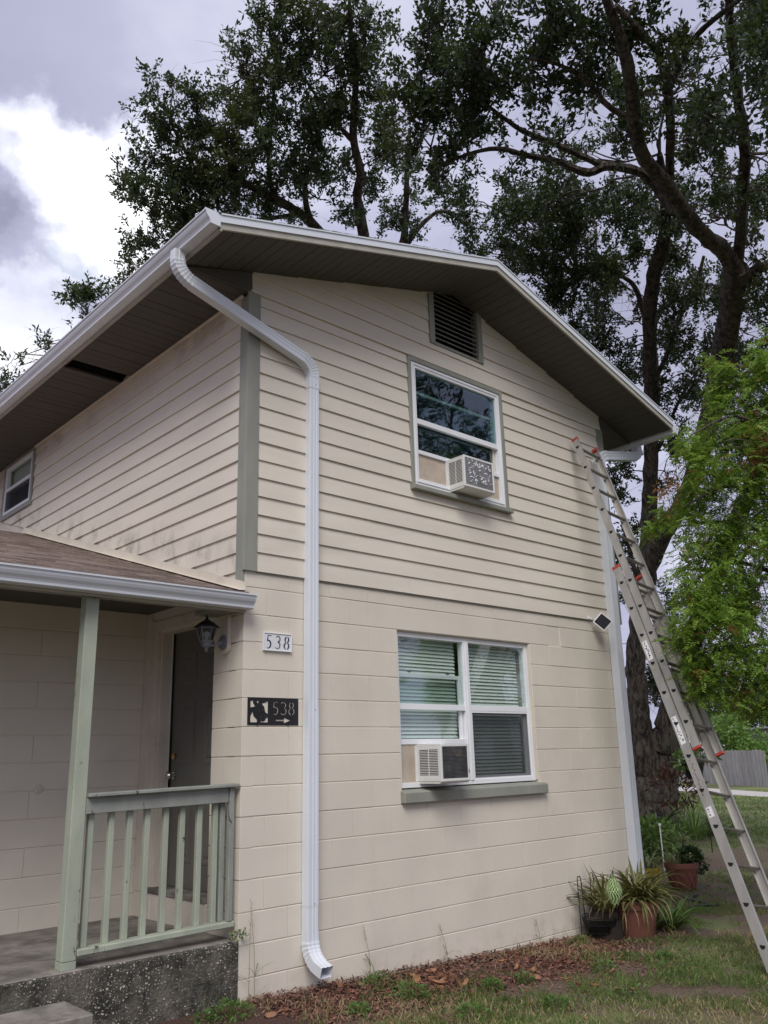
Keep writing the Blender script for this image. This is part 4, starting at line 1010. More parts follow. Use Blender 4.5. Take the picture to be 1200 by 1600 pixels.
# black cut metal sign with turtle, 538 and an arrow
sgn = thing('house_number_sign', 'black cut metal sign with a turtle, 538 and an arrow on the block wall', 'sign', (0.268, -0.004, 1.865))
SX0, SX1, SZ0_, SZ1_ = 0.042, 0.495, 1.768, 1.964
cu = bpy.data.curves.new('sign', 'CURVE'); cu.dimensions = '2D'; cu.fill_mode = 'BOTH'; cu.extrude = 0.0012
def spl(pts):
    s_ = cu.splines.new('POLY'); s_.points.add(len(pts) - 1); s_.use_cyclic_u = True
    for i, p in enumerate(pts): s_.points[i].co = (p[0], p[1], 0, 1)
SW, SH = SX1 - SX0, SZ1_ - SZ0_
spl([(0, 0), (SW, 0), (SW, SH), (0, SH)])
def in8(x, y): return ((x - 0.0) * SW / 640.0, (350 - y) * SH / 350.0)      # in the sign's own 640 x 350 layout
holes8 = [[(35, 45), (70, 40), (66, 70), (95, 115), (35, 128)],               # upper left
          [(105, 45), (140, 45), (125, 78)],                                   # between head and flipper
          [(170, 75), (215, 62), (250, 40), (250, 210), (215, 185), (205, 120)],   # right of the shell
          [(35, 235), (62, 178), (75, 235), (120, 285), (115, 315), (35, 315)],    # lower left
          [(215, 290), (222, 262), (250, 245), (250, 315), (155, 315), (165, 300), (190, 304)]]
for h in holes8: spl([in8(*p) for p in h])
# shell markings: thin slots
for pl in ([(130, 150), (148, 160), (150, 185)], [(172, 170), (180, 150), (196, 160)], [(128, 205), (140, 218)], [(160, 225), (158, 245), (172, 255)], [(185, 218), (205, 222), (208, 245)], [(150, 275), (185, 288)], [(90, 150), (96, 160)]):
    lf, rg = stroke([in8(*p) for p in pl], 0.0026); spl(lf + rg[::-1])
for i, ch in enumerate('538'):
    for pl in digit(ch):
        q = [in8(308 + i * 102 + p[0] * 130, 215 - p[1] * 165) for p in pl]
        lf, rg = stroke(q, 0.0072); spl(lf + rg[::-1])
spl([in8(*p) for p in [(350, 278), (455, 278), (452, 250), (540, 287), (452, 325), (455, 296), (350, 296)]])
tmp = bpy.data.objects.new('sign_curve', cu); COL.objects.link(tmp)
dg = bpy.context.evaluated_depsgraph_get(); me = bpy.data.meshes.new_from_object(tmp.evaluated_get(dg)); bpy.data.objects.remove(tmp); bpy.data.curves.remove(cu)
me.materials.clear()
so = obj('sign_plate', me, M['blackmetal'], sgn); so.matrix_basis = Matrix.Translation((SX0 - 0.268, -0.0022 + 0.004 - 0.0012, SZ0_ - 1.865)) @ Matrix.Rotation(math.pi / 2, 4, 'X')
for x in (0.13, 0.40):
    o = mk('standoff', lambda mb: mb.tube([(x, -0.009, SZ0_ - 0.002), (x, 0.0015, SZ0_ - 0.002)], 0.004, 8), 'blackmetal', None); relto(sgn, o)

# ------------------------------------------------------------------ window air conditioners
def ac(label, x0, x1, yf, yb, z0, z1, foil):
    t_ = thing('air_conditioner', label, 'air conditioner', ((x0 + x1) / 2, yb, z0), 'window air conditioners')
    P = lambda o: relto(t_, o)
    w = 0.022
    def case(mb):
        mb.box(x0, x1, yf + 0.006, yb, z1 - 0.012, z1); mb.box(x0, x1, yf + 0.006, yb, z0, z0 + 0.012)
        mb.box(x0, x0 + 0.006, yf + 0.006, yb, z0 + 0.012, z1 - 0.012); mb.box(x1 - 0.006, x1, yf + 0.006, yb, z0 + 0.012, z1 - 0.012)
        mb.box(x0 + 0.006, x1 - 0.006, yb - 0.01, yb, z0 + 0.012, z1 - 0.012)
    P(mk('case', case, 'ac', None, 0.002))
    P(mk('rear_frame', lambda mb: frame_rect(mb, x0 - 0.002, x1 + 0.002, z0 - 0.002, z1 + 0.002, w, yf, yf + 0.012), 'ac', None, 0.003))
    P(mk('condenser', lambda mb: mb.box(x0 + 0.02, x1 - 0.02, yf + 0.012, yf + 0.03, z0 + 0.015, z1 - 0.015), 'acfoil' if foil else 'acdark', None))
    def fins(mb):
        z = z0 + 0.03
        while z < z1 - 0.03:
            mb.box(x0 + w, x1 - w, yf + 0.004, yf + 0.012, z, z + 0.0035); z += 0.0105
    o = P(mk('fins', fins, 'acfoil' if foil else 'acdark', None)); o['kind'] = 'stuff'
    def grille(mb):
        for c0, c1 in ((0.12, 0.46), (0.50, 0.84)):
            ya, ybb = yf + (yb - yf) * c0, yf + (yb - yf) * c1; z = z0 + 0.05
            while z < z1 - 0.045: mb.box(x0 - 0.0012, x0 + 0.0003, ya, ybb, z, z + 0.0062); z += 0.0132
    o = P(mk('side_vents', grille, 'dark', None)); o['kind'] = 'stuff'
    P(mk('base_pan', lambda mb: mb.prism([(x0 + 0.004, yf + 0.004, z0 - 0.002), (x0 + 0.004, yb, z0 - 0.002), (x0 + 0.004, yb, z0 - 0.016), (x0 + 0.004, yf + 0.03, z0 - 0.016)], (x1 - x0 - 0.008, 0, 0)), 'ac', None))
    P(mk('accordion_panel', lambda mb: (mb.box(x0 - 0.018, x0, yb - 0.012, yb - 0.002, z0, z1), mb.box(x1, x1 + 0.018, yb - 0.012, yb - 0.002, z0, z1)), 'ac', None))
    if foil:
        rnd = random.Random(4)
        for q in range(46):
            u = rnd.uniform(0.05, 0.95); v = rnd.choice([rnd.uniform(0.66, 0.95), rnd.uniform(0.06, 0.6), rnd.uniform(0.2, 0.9)]); cx_, cz_ = x0 + w + (x1 - x0 - 2 * w) * u, z0 + w + (z1 - z0 - 2 * w) * v
            pts = []; ang = rnd.gauss(0.3, 0.7); ln3 = rnd.uniform(0.02, 0.06)
            top = [(t3 * ln3, rnd.uniform(0.001, 0.006) + 0.006 * math.sin(t3 * 5 + q)) for t3 in np.linspace(-.5, .5, 5)]; bot = [(a3, b3 - rnd.uniform(0.004, 0.010)) for a3, b3 in reversed(top)]
            for p in top + bot:
                pts.append((min(x1 - w, max(x0 + w, cx_ + p[0] * math.cos(ang) - p[1] * math.sin(ang))), yf + 0.002 + rnd.uniform(-0.005, 0.001), min(z1 - w, max(z0 + w, cz_ + p[0] * math.sin(ang) + p[1] * math.cos(ang)))))
            P(mk('foil_scrap', lambda mb: mb.prism(pts, (0, 0.0008, 0)), 'foil', None))
    else:
        P(mk('name_plate', lambda mb: mb.box(x1 - 0.018, x1 - 0.006, yf - 0.001, yf, z0 + 0.06, z0 + 0.09), 'steel', None))
    return t_
ac('window air conditioner with dark dusty fins in the ground floor window', 1.778, 2.122, -0.232, YW + 0.03, 1.318, 1.612, False)
ac('window air conditioner with peeling silvery foil in the upstairs window', 2.275, 2.705, -0.222, Y2 + 0.03, 3.955, 4.262, True)

# ------------------------------------------------------------------ little solar panel
sp_ = thing('solar_panel', 'small square black solar panel with white rim on a bracket at the wall', 'solar panel', (4.40, -0.02, 2.90))
ctr = Vector((4.485, -0.125, 2.868)); nrm = Vector((-0.62, -0.72, 0.22)).normalized()
zax = Vector((0, 0, 1)); xa = nrm.cross(zax).normalized(); ya = nrm.cross(xa).normalized(); 
xr = (xa + ya).normalized(); yr = (xa - ya).normalized()
mw = Matrix((xr, yr, nrm)).transposed().to_4x4(); mw.translation = ctr - sp_.location
o = mk('rim', lambda mb: frame_rect(mb, -0.078, 0.078, -0.078, 0.078, 0.009, 0, 0), 'vinyl', None)
bpy.data.objects.remove(o)
o = mk('rim', lambda mb: (mb.box(-0.078, 0.078, -0.078, 0.078, -0.012, 0.0)), 'vinyl', sp_, 0.003); o.matrix_basis = mw
o = mk('cell', lambda mb: (mb.box(-0.067, 0.067, -0.067, 0.067, 0.0002, 0.0015)), 'solarcell', sp_); o.matrix_basis = mw
be = ctr - nrm * 0.018
o = mk('bracket', lambda mb: (mb.tube([(4.385, -0.02, 2.912), (4.395, -0.05, 2.905), (4.45, -0.06, 2.90), tuple(be)], 0.006, 8), mb.box(4.368, 4.398, -0.03, 0.0, 2.90, 2.932)), 'vinyl', None); relto(sp_, o)

# ------------------------------------------------------------------ extension ladder
lad = thing('extension_ladder', 'long aluminium extension ladder with red end caps leaning on the gable wall', 'ladder', (4.70, -1.46, gz(4.7, -1.4)))
LT = np.array((4.30, -0.055, 4.93)); LB = on(1224, 1540, 'z', -0.165); LWD = 0.405
ldir = LB - LT; LLEN = np.linalg.norm(ldir); ldir = ldir / LLEN
lx = np.array((1.0, 0, 0)); lx -= ldir * np.dot(lx, ldir); lx /= np.linalg.norm(lx)
ln_ = np.cross(lx, ldir); ln_ /= np.linalg.norm(ln_)
if ln_[1] > 0: ln_ = -ln_                       # away from the wall
def LP(s_, x, n): return LT + ldir * s_ + lx * x + ln_ * n
def lbox(mb, s0, s1, x0, x1, n0, n1):
    c = [LP(a, b_, c_) for c_ in (n0, n1) for a, b_ in ((s0, x0), (s0, x1), (s1, x1), (s1, x0))]
    mb.add(c, [(0, 1, 2, 3), (4, 7, 6, 5), (0, 4, 5, 1), (1, 5, 6, 2), (2, 6, 7, 3), (3, 7, 4, 0)])
def LO(o): o.parent = lad; o.location = Vector(o.location) - lad.location; return o
def section(s0, s1, n0, n1, xin, xout, first, caps_top, caps_bot):
    for side in (0, 1):
        xo = xin if side == 0 else LWD - xin; sg = 1 if side == 0 else -1
        def rail_(mb):
            lbox(mb, s0, s1, min(xo, xo + sg * 0.003), max(xo, xo + sg * 0.003), n0, n1)
            for na, nb in ((n0, n0 + 0.003), (n1 - 0.003, n1)):
                lbox(mb, s0, s1, min(xo + sg * .003, xo + sg * 0.026), max(xo + sg * .003, xo + sg * 0.026), na, nb)
        LO(mk('rail', rail_, 'alu', None))
        if caps_top: LO(mk('end_cap', lambda mb: lbox(mb, s0 - 0.006, s0 + 0.028, min(xo - sg * .003, xo + sg * .029), max(xo - sg * .003, xo + sg * .029), n0 - 0.003, n1 + 0.003), 'red', None, 0.003))
        if caps_bot: LO(mk('end_cap', lambda mb: lbox(mb, s1 - 0.02, s1 + 0.006, min(xo - sg * .003, xo + sg * .029), max(xo - sg * .003, xo + sg * .029), n0 - 0.003, n1 + 0.003), 'red', None, 0.003))
    s_ = first; nc = (n0 + n1) / 2
    while s_ < s1 - 0.03:
        if s_ > s0 + 0.02:
            def rung(mb):
                prof = [(0.019 * math.cos(a), 0.023 * math.sin(a)) for a in np.linspace(0, math.pi, 8)]
                up = np.array((0, 0, 1.0)); fw = np.cross(lx, up); fw /= np.linalg.norm(fw)
                rings = []
                for x in (xin + 0.003, LWD - xin - 0.003):
                    c = LP(s_, x, nc); rings.append([c + fw * p * 1.15 - up * (q - 0.006) for p, q in prof])
                mb.loft(rings)
            LO(mk('rung', rung, 'rung', None))
            for x in (xin - 0.0022, LWD - xin + 0.0008):
                def plug(mb):
                    up = np.array((0, 0, 1.0)); up = up - lx * np.dot(up, lx); up /= np.linalg.norm(up); fw = np.cross(lx, up); c = LP(s_, x, nc)
                    mb.prism([c + fw * 0.023 * math.cos(a) - up * (0.030 * math.sin(a) - 0.014) for a in np.linspace(0, math.pi, 9)], lx * 0.0018)
                LO(mk('rung_end', plug, 'dark', None))
        s_ += 0.3048
section(0.0, 3.74, 0.008, 0.082, 0.014, 0, 0.135, True, True)            # sliding upper section
section(1.74, LLEN, -0.086, -0.003, 0.0, 0, 0.135 + 0.3048 * 6 - 0.02, True, False)     # lower section
for s0, ln2, mat in ((2.62, 0.20, 'vinyl'), (3.40, 0.26, 'vinyl'), (3.78, 0.36, 'alu'), (4.22, 0.085, 'vinyl')):
    stk = LO(mk('sticker', lambda mb: lbox(mb, s0, s0 + ln2, -0.0008, -0.0002, -0.072, -0.02), mat, None))
    rnd = random.Random(int(s0 * 100))
    def marks(mb):
        q = s0 + 0.012
        while q < s0 + ln2 - 0.02:
            a = rnd.uniform(0.006, 0.02); n0 = rnd.uniform(-0.064, -0.045); lbox(mb, q, q + a, -0.0014, -0.0008, n0, n0 + rnd.uniform(0.008, 0.018)); q += a + rnd.uniform(0.004, 0.01)
    o = LO(mk('sticker_print', marks, 'navy' if s0 < 3 else 'brownglaze', None)); o['kind'] = 'stuff'
for side in (0, 1):
    x = 0.0 if side == 0 else LWD
    LO(mk('foot', lambda mb: lbox(mb, LLEN - 0.10, LLEN + 0.015, x - 0.008, x + 0.008, -0.085, 0.01), 'blackmetal', None, 0.003))

# ------------------------------------------------------------------ leaves and plants
def leaf_quads(C, Dr, Nn, ln, wd):
    """one rhombic leaf each: C base, Dr direction, Nn rough normal, ln length, wd width"""
    Dr = Dr / (np.linalg.norm(Dr, axis=1, keepdims=True) + 1e-9)
    S = np.cross(Dr, Nn); S /= (np.linalg.norm(S, axis=1, keepdims=True) + 1e-9)
    ln = ln[:, None]; wd = wd[:, None]
    V = np.stack([C, C + Dr * ln * 0.5 + S * wd * 0.5, C + Dr * ln, C + Dr * ln * 0.5 - S * wd * 0.5], 1)
    return V.reshape(-1, 3)
def unit(n): 
    v = RNG.normal(size=(n, 3)); return v / np.linalg.norm(v, axis=1, keepdims=True)
def strap(base, az, length, width, arch, lift, n=6, fold=0.25):
    """one strap leaf with a centre fold: rises and arches over"""
    mb = MB(); pts = []; d = np.array((math.cos(az), math.sin(az), 0)); s = np.array((-math.sin(az), math.cos(az), 0)); p = np.array(base, float); el = lift
    rows = []
    for i in range(n + 1):
        t_ = i / n; w = width * (0.75 + 0.6 * t_ - 1.35 * t_ * t_) if i < n else width * 0.03
        up = np.array((0, 0, 1)) * math.cos(el) - d * math.sin(el)
        rows.append([p + s * w / 2 + up * w * fold, p.copy(), p - s * w / 2 + up * w * fold])
        step = d * math.cos(el) + np.array((0, 0, 1)) * math.sin(el); p = p + step * length / n; el -= arch / n
    vs = [q for r in rows for q in r]; fs = []
    for i in range(n):
        for j in (0, 1): fs.append((i * 3 + j, i * 3 + j + 1, (i + 1) * 3 + j + 1, (i + 1) * 3 + j))
    return mb.add(vs, fs)
def strap_leaves(parent, base, n, length, width, arch, lift, mat, spread=0.05, rnd=None, name='leaf'):
    rnd = rnd or random.Random(n)
    for i in range(n):
        az = rnd.uniform(0, 2 * math.pi); r_ = rnd.uniform(0, spread); lf = rnd.uniform(*lift)
        m_ = strap((base[0] + r_ * math.cos(az), base[1] + r_ * math.sin(az), base[2]), az + rnd.uniform(-.4, .4), rnd.uniform(*length), rnd.uniform(*width), rnd.uniform(*arch), lf)
        m_.build(name, M[mat], parent)
def pot(parent, x, y, z, r, h, mat, rim=0.03):
    o = mk('pot', lambda mb: mb.lathe([(r * 0.66, z), (r * 0.70, z + 0.01), (r * 0.93, z + h - rim * 1.6), (r * 1.0, z + h - rim * 1.6), (r * 1.03, z + h - rim), (r * 1.03, z + h), (r * 0.93, z + h), (r * 0.9, z + h - 0.03), (r * 0.2, z + h - 0.035)], x, y, 28, True), mat, parent, 0, True)
    mk('soil', lambda mb: mb.lathe([(r * 0.91, z + h - 0.034), (r * 0.5, z + h - 0.02), (0.001, z + h - 0.015)], x, y, 20, True), 'soil', parent); return o
def plant(name, label, cat, x, y, z, group=None):
    t_ = thing(name, label, cat, (x, y, z), group); return t_
def fix(t_):
    for c in t_.children: c.location = Vector(c.location) - t_.location
def small_leaves(parent, base, rad, n, ln, wd, mat, name='foliage', squash=0.8, shell=0.3):
    u = unit(n); r_ = RNG.uniform(shell, 1, size=(n, 1)) ** 0.6; C = np.array(base) + u * r_ * np.array((rad, rad, rad * squash)); C[:, 2] = np.maximum(C[:, 2], base[2] - rad * 0.5)
    o = fast_mesh(name, leaf_quads(C, u + unit(n) * 0.9 + np.array((0, 0, 0.2)), unit(n) + np.array((0, 0, 1.2)), RNG.uniform(ln * .7, ln * 1.2, n), RNG.uniform(wd * .7, wd * 1.2, n)), 4, mat, parent); return o
rp = random.Random(21)
# big terracotta pot with spiky leaves
x, y = 4.18, -0.36; z = gz(x, y) - 0.01
t_ = plant('potted_plant', 'terracotta pot overflowing with spiky reddish green leaves by the house corner', 'potted plant', x, y, z)
pot(t_, x, y, z, 0.225, 0.33, 'terracotta', 0.045)
for (dx, dy, nn) in ((-0.10, 0.02, 56), (0.10, 0.0, 64), (0.0, -0.10, 44), (0.18, 0.08, 44)):
    strap_leaves(t_, (x + dx, y + dy, z + 0.31), nn, (0.26, 0.52), (0.028, 0.052), (0.5, 2.2), (0.25, 1.3), 'aloe', 0.07, rp)
for (dx, dy, nn) in ((-0.36, 0.10, 40), (-0.22, 0.16, 34)):
    strap_leaves(t_, (x + dx, y + dy, z + 0.26), nn, (0.24, 0.46), (0.026, 0.046), (0.4, 1.7), (0.5, 1.4), 'aloe', 0.06, rp)
for i in range(10):
    strap_leaves(t_, (x + 0.2 * math.cos(i), y + 0.2 * math.sin(i), z + 0.31), 4, (0.3, 0.5), (0.010, 0.020), (2.0, 3.2), (0.1, 0.7), 'drygrass' if i % 2 else 'aloe', 0.04, rp, 'dry_leaf')
mk('root_mass', lambda mb: mb.lathe([(0.02, z), (0.14, z + 0.02), (0.16, z + 0.14), (0.10, z + 0.26), (0.01, z + 0.28)], x - 0.29, y + 0.13, 12), 'soil', t_)
fix(t_)
# clump beside that pot
x, y = 4.72, -0.42; z = gz(x, y)
t_ = plant('spiky_plant', 'low clump of green spiky leaves growing right of the big terracotta pot', 'plant', x, y, z)
strap_leaves(t_, (x, y, z), 44, (0.25, 0.5), (0.03, 0.05), (0.6, 1.8), (0.5, 1.3), 'weed', 0.12, rp)
strap_leaves(t_, (x - .1, y + .1, z), 16, (0.25, 0.4), (0.02, 0.04), (0.6, 1.8), (0.5, 1.3), 'aloe', 0.10, rp)
fix(t_)
# terracotta pot with a lattice pattern
x, y = 7.02, 0.74; z = gz(x, y)
t_ = plant('potted_plant', 'terracotta pot with a raised diamond lattice and mixed leafy plants', 'potted plant', x, y, z)
po = pot(t_, x, y, z, 0.205, 0.31, 'terracotta', 0.04)
def lattice(mb):
    for k_ in range(14):
        for dirn in (1, -1):
            pts = []
            for j in range(7):
                q = j / 6; a = 2 * math.pi * (k_ / 14 + dirn * q / 14 * 1.3); rr = 0.205 * (0.72 + 0.18 * (0.12 + 0.66 * q)) + 0.003 + 0.012 * q; pts.append((x + rr * math.cos(a), y + rr * math.sin(a), z + 0.04 + 0.18 * q))
            mb.tube(pts, 0.005, 5)
lo = mk('lattice', lattice, 'terracotta', t_)
strap_leaves(t_, (x - 0.08, y, z + 0.29), 34, (0.22, 0.40), (0.012, 0.02), (1.0, 2.2), (0.6, 1.45), 'variegated', 0.10, rp)
small_leaves(t_, (x + 0.08, y - 0.08, z + 0.36), 0.15, 420, 0.06, 0.045, 'darkleaf')
small_leaves(t_, (x + 0.22, y - 0.12, z + 0.24), 0.10, 140, 0.06, 0.045, 'darkleaf')
mk('stem', lambda mb: mb.tube([(x + .04, y, z + .28), (x + .06, y - .02, z + .56)], 0.007, 6), 'twig', t_)
strap_leaves(t_, (x + 0.06, y - 0.02, z + 0.54), 30, (0.14, 0.27), (0.012, 0.02), (0.8, 2.2), (0.4, 1.4), 'variegated', 0.03, rp)
fix(t_)
# yellow pot
x, y = 6.72, 1.02; z = gz(x, y)
t_ = plant('potted_plant', 'yellow pot with arching striped leaves beside the lattice terracotta pot', 'potted plant', x, y, z)
pot(t_, x, y, z, 0.13, 0.26, 'yellowpot', 0.025)
strap_leaves(t_, (x, y, z + 0.25), 60, (0.22, 0.42), (0.012, 0.022), (1.6, 3.0), (0.5, 1.4), 'variegated', 0.08, rp)
fix(t_)
# wire stand holding a black bowl by the wall
x, y = 3.82, -0.16; z = gz(x, y)
t_ = plant('wire_stand', 'rusty black wire plant stand holding a wide black bowl against the wall', 'plant stand', x, y, z)
def hoops(mb):
    for (xx, yy) in ((3.70, -0.10), (3.98, -0.045)):
        mb.tube([(xx - 0.025, yy, z), (xx - 0.025, yy, z + 0.52), (xx - 0.018, yy, z + 0.545), (xx + 0.012, yy - .004, z + 0.545), (xx + 0.02, yy - .006, z + 0.52), (xx + 0.03, yy - 0.02, z + 0.02)], 0.005, 6)
mk('hoop', hoops, 'blackmetal', t_)
def basket(mb):
    for rr, zz in ((0.17, 0.20), (0.155, 0.14), (0.12, 0.07)):
        mb.tube([(x + rr * math.cos(a), y - 0.06 + rr * math.sin(a), z + zz) for a in np.linspace(0, 2 * math.pi, 25)], 0.004, 6)
    for a in np.linspace(0, 2 * math.pi, 17)[:-1]:
        mb.tube([(x + rr * math.cos(a), y - 0.06 + rr * math.sin(a), z + zz) for rr, zz in ((0.17, 0.20), (0.155, 0.14), (0.12, 0.07), (0.05, 0.03))], 0.003, 5)
mk('basket', basket, 'blackmetal', t_)
mk('bowl', lambda mb: mb.lathe([(0.05, z + 0.035), (0.115, z + 0.075), (0.15, z + 0.14), (0.163, z + 0.185), (0.155, z + 0.185), (0.13, z + 0.155), (0.02, z + 0.15)], x, y - 0.06, 24), 'blackmetal', t_, 0, True)
mk('coir_liner', lambda mb: mb.lathe([(0.15, z + 0.182), (0.12, z + 0.20), (0.05, z + 0.19), (0.002, z + 0.185)], x, y - 0.06, 20), 'soil', t_)
fix(t_)
# pale green cone shaped ornament on a wire
c0 = on(958, 1378, 'y', -0.62)
t_ = thing('cone_ornament', 'pale green scaly cone ornament on a wire in front of the spiky leaves', 'ornament', (c0[0], c0[1], gz(c0[0], c0[1])))
zt = c0[2] + 0.03
def cone(mb):
    n = 24
    for i in range(n):
        q = i / (n - 1); rr = 0.058 * math.sin(math.pi * min(1, 0.12 + 0.80 * q)) ** 0.8 * (0.55 + 0.45 * (1 - abs(q - 0.45))); zz = zt - 0.20 * q
        m_ = max(6, int(16 * rr / 0.05))
        for j in range(m_):
            a = 2 * math.pi * (j + 0.5 * (i % 2)) / m_; d = np.array((math.cos(a), math.sin(a), -0.55)); s_ = np.array((-math.sin(a), math.cos(a), 0)); c = np.array((c0[0] + rr * math.cos(a), c0[1] + rr * math.sin(a), zz))
            mb.add([c + s_ * 0.008, c - s_ * 0.008, c + d * 0.024], [(0, 1, 2)])
o = mk('scales', cone, 'ornament', t_); o['kind'] = 'stuff'
mk('core', lambda mb: mb.lathe([(0.004, zt + 0.02), (0.022, zt), (0.045, zt - 0.05), (0.048, zt - 0.11), (0.03, zt - 0.17), (0.004, zt - 0.20)], c0[0], c0[1], 14), 'weed', t_, 0, True)
mk('wire', lambda mb: mb.tube([(c0[0] + 0.10, c0[1] + 0.06, gz(c0[0], c0[1])), (c0[0] + 0.10, c0[1] + 0.06, zt + 0.02), (c0[0] + 0.07, c0[1] + 0.04, zt + 0.06), (c0[0] + 0.02, c0[1] + 0.01, zt + 0.055), (c0[0], c0[1], zt + 0.0)], 0.003, 6), 'blackmetal', t_)
fix(t_)
# thin white stake
x, y = 8.3, 1.75; z = gz(x, y)
tag(mk('garden_stake', lambda mb: (mb.tube([(0, 0, -0.1), (0.0, 0.0, 0.62)], 0.009, 8), mb.tube([(0, 0, 0.62), (0, 0, 0.65)], [0.02, 0.017], 8)), 'vinyl', None, 0, False, (x, y, z)), 'thin white stake standing among the plants behind the pots', 'stake')

# understorey round the oak's foot
def bed(name, label, cat, px, py, d, kinds, group=None):
    p = at(px, py, d); z = gz(p[0], p[1])
    k_ = (z - CAM[2]) / (p[2] - CAM[2]) if p[2] < CAM[2] - 0.2 else 1.0
    p = CAM + (p - CAM) * k_
    t2 = plant(name, label, cat, p[0], p[1], z, group)
    for f in kinds: f(t2, p[0], p[1], z)
    fix(t2); return t2
SLV = lambda n, ln, wd, ar, li, mat, sp: (lambda t2, x, y, z: strap_leaves(t2, (x, y, z), n, ln, wd, ar, li, mat, sp, rp))
SML = lambda rad, n, ln, wd, mat, dz=0.0, dx=0.0: (lambda t2, x, y, z: small_leaves(t2, (x + dx, y, z + rad * 0.8 + dz), rad, n, ln, wd, mat))
bed('leafy_plant', 'bright leafy clump at the foot of the house corner behind the yellow pot', 'plant', 1010, 1350, 11, [SML(0.42, 900, 0.10, 0.06, 'weed')])
bed('leafy_plant', 'dark feathery clump between the oak trunk and the downspout', 'plant', 995, 1330, 14, [SLV(46, (0.5, 0.9), (0.03, 0.05), (0.8, 2.2), (0.5, 1.3), 'darkleaf', 0.3)])
bed('bromeliad', 'dark rosette of long strap leaves against the oak trunk', 'plant', 1022, 1312, 18, [SLV(50, (0.6, 1.1), (0.06, 0.1), (0.8, 2.0), (0.4, 1.3), 'darkleaf', 0.25)])
bed('red_leaf_shrub', 'dark red leaved shrub beside the oak trunk', 'shrub', 1066, 1300, 19.5, [SML(0.55, 420, 0.20, 0.05, 'redleaf', 0.45), SLV(14, (0.8, 1.2), (0.02, 0.03), (0.1, 0.5), (1.0, 1.5), 'redleaf', 0.15)])
bed('grass_clump', 'tall arching green grass clump right of the red leaved shrub', 'plant', 1086, 1312, 18, [SLV(70, (0.6, 1.1), (0.02, 0.035), (0.5, 1.9), (0.7, 1.45), 'weed', 0.22)])
bed('grass_clump', 'low dark green grass clump out from the oak beside the lawn', 'plant', 1112, 1306, 18, [SLV(80, (0.35, 0.7), (0.02, 0.035), (0.6, 2.0), (0.6, 1.4), 'darkleaf', 0.5)])
bed('leafy_plant', 'feathery pale green plant just behind the lattice terracotta pot', 'plant', 1035, 1345, 12, [SML(0.40, 700, 0.10, 0.03, 'weed'), SLV(24, (0.4, 0.6), (0.01, 0.02), (0.8, 2), (0.6, 1.4), 'variegated', 0.2)])
# hanging basket on an iron hook
hp = at(1083, 1200, 16.0); hx, hy = hp[0], hp[1]; hz_ = gz(hx, hy)
t_ = plant('hanging_basket', 'black hanging basket with red flowers on a thin iron hook', 'hanging basket', hx, hy, hz_)
mk('hook', lambda mb: mb.tube([(hx + 0.30, hy, hz_), (hx + 0.30, hy, hp[2] + 0.9), (hx + 0.24, hy, hp[2] + 1.0), (hx + 0.1, hy, hp[2] + 1.02), (hx, hy, hp[2] + 0.93), (hx, hy, hp[2] + 0.80)], 0.010, 6), 'blackmetal', t_)
mk('basket', lambda mb: mb.lathe([(0.13, hp[2] - 0.16), (0.19, hp[2] + 0.08), (0.2, hp[2] + 0.08), (0.2, hp[2] + 0.1), (0.02, hp[2] + 0.08)], hx, hy, 18), 'blackmetal', t_, 0, True)
mk('hanger', lambda mb: [mb.tube([(hx + 0.19 * math.cos(a), hy + 0.19 * math.sin(a), hp[2] + 0.1), (hx, hy, hp[2] + 0.80)], 0.004, 5) for a in (0, 2.1, 4.2)], 'blackmetal', t_)
small_leaves(t_, (hx - 0.15, hy, hp[2] + 0.14), 0.20, 150, 0.14, 0.05, 'weed'); small_leaves(t_, (hx + 0.28, hy, hp[2] + 0.34), 0.30, 300, 0.20, 0.03, 'darkleaf', 'foliage', 1.4)
small_leaves(t_, (hx + 0.15, hy, hp[2] + 0.62), 0.12, 40, 0.09, 0.06, 'flower', 'flowers')
fix(t_)

# ------------------------------------------------------------------ far side of the lawn
def far_ground(px, py):
    """where the ground is met along a pixel"""
    d = pray(px, py); s_ = 5.0
    while s_ < 90:
        p = CAM + d * s_
        if p[2] <= gz(p[0], p[1]): return p
        s_ += 0.05
    return p
pa, pb = far_ground(1060, 1236), far_ground(1200, 1246); pc, pd = far_ground(1060, 1229.5), far_ground(1200, 1238)
dirp = (pb - pa); dirp[2] = 0; dirp /= np.linalg.norm(dirp); nrm_ = np.array((dirp[1], -dirp[0], 0));
if np.dot(nrm_, FWD) < 0: nrm_ = -nrm_
def pathf(mb):
    rows = []
    for s_ in np.linspace(-40, 40, 41):
        a = pa + dirp * s_; b_ = a + nrm_ * 2.6
        rows.append([(a[0], a[1], gz(a[0], a[1]) + 0.012), (b_[0], b_[1], gz(b_[0], b_[1]) + 0.012)])
    mb.loft(rows, False, False)
o = mk('path', pathf, 'path'); o['kind'] = 'structure'
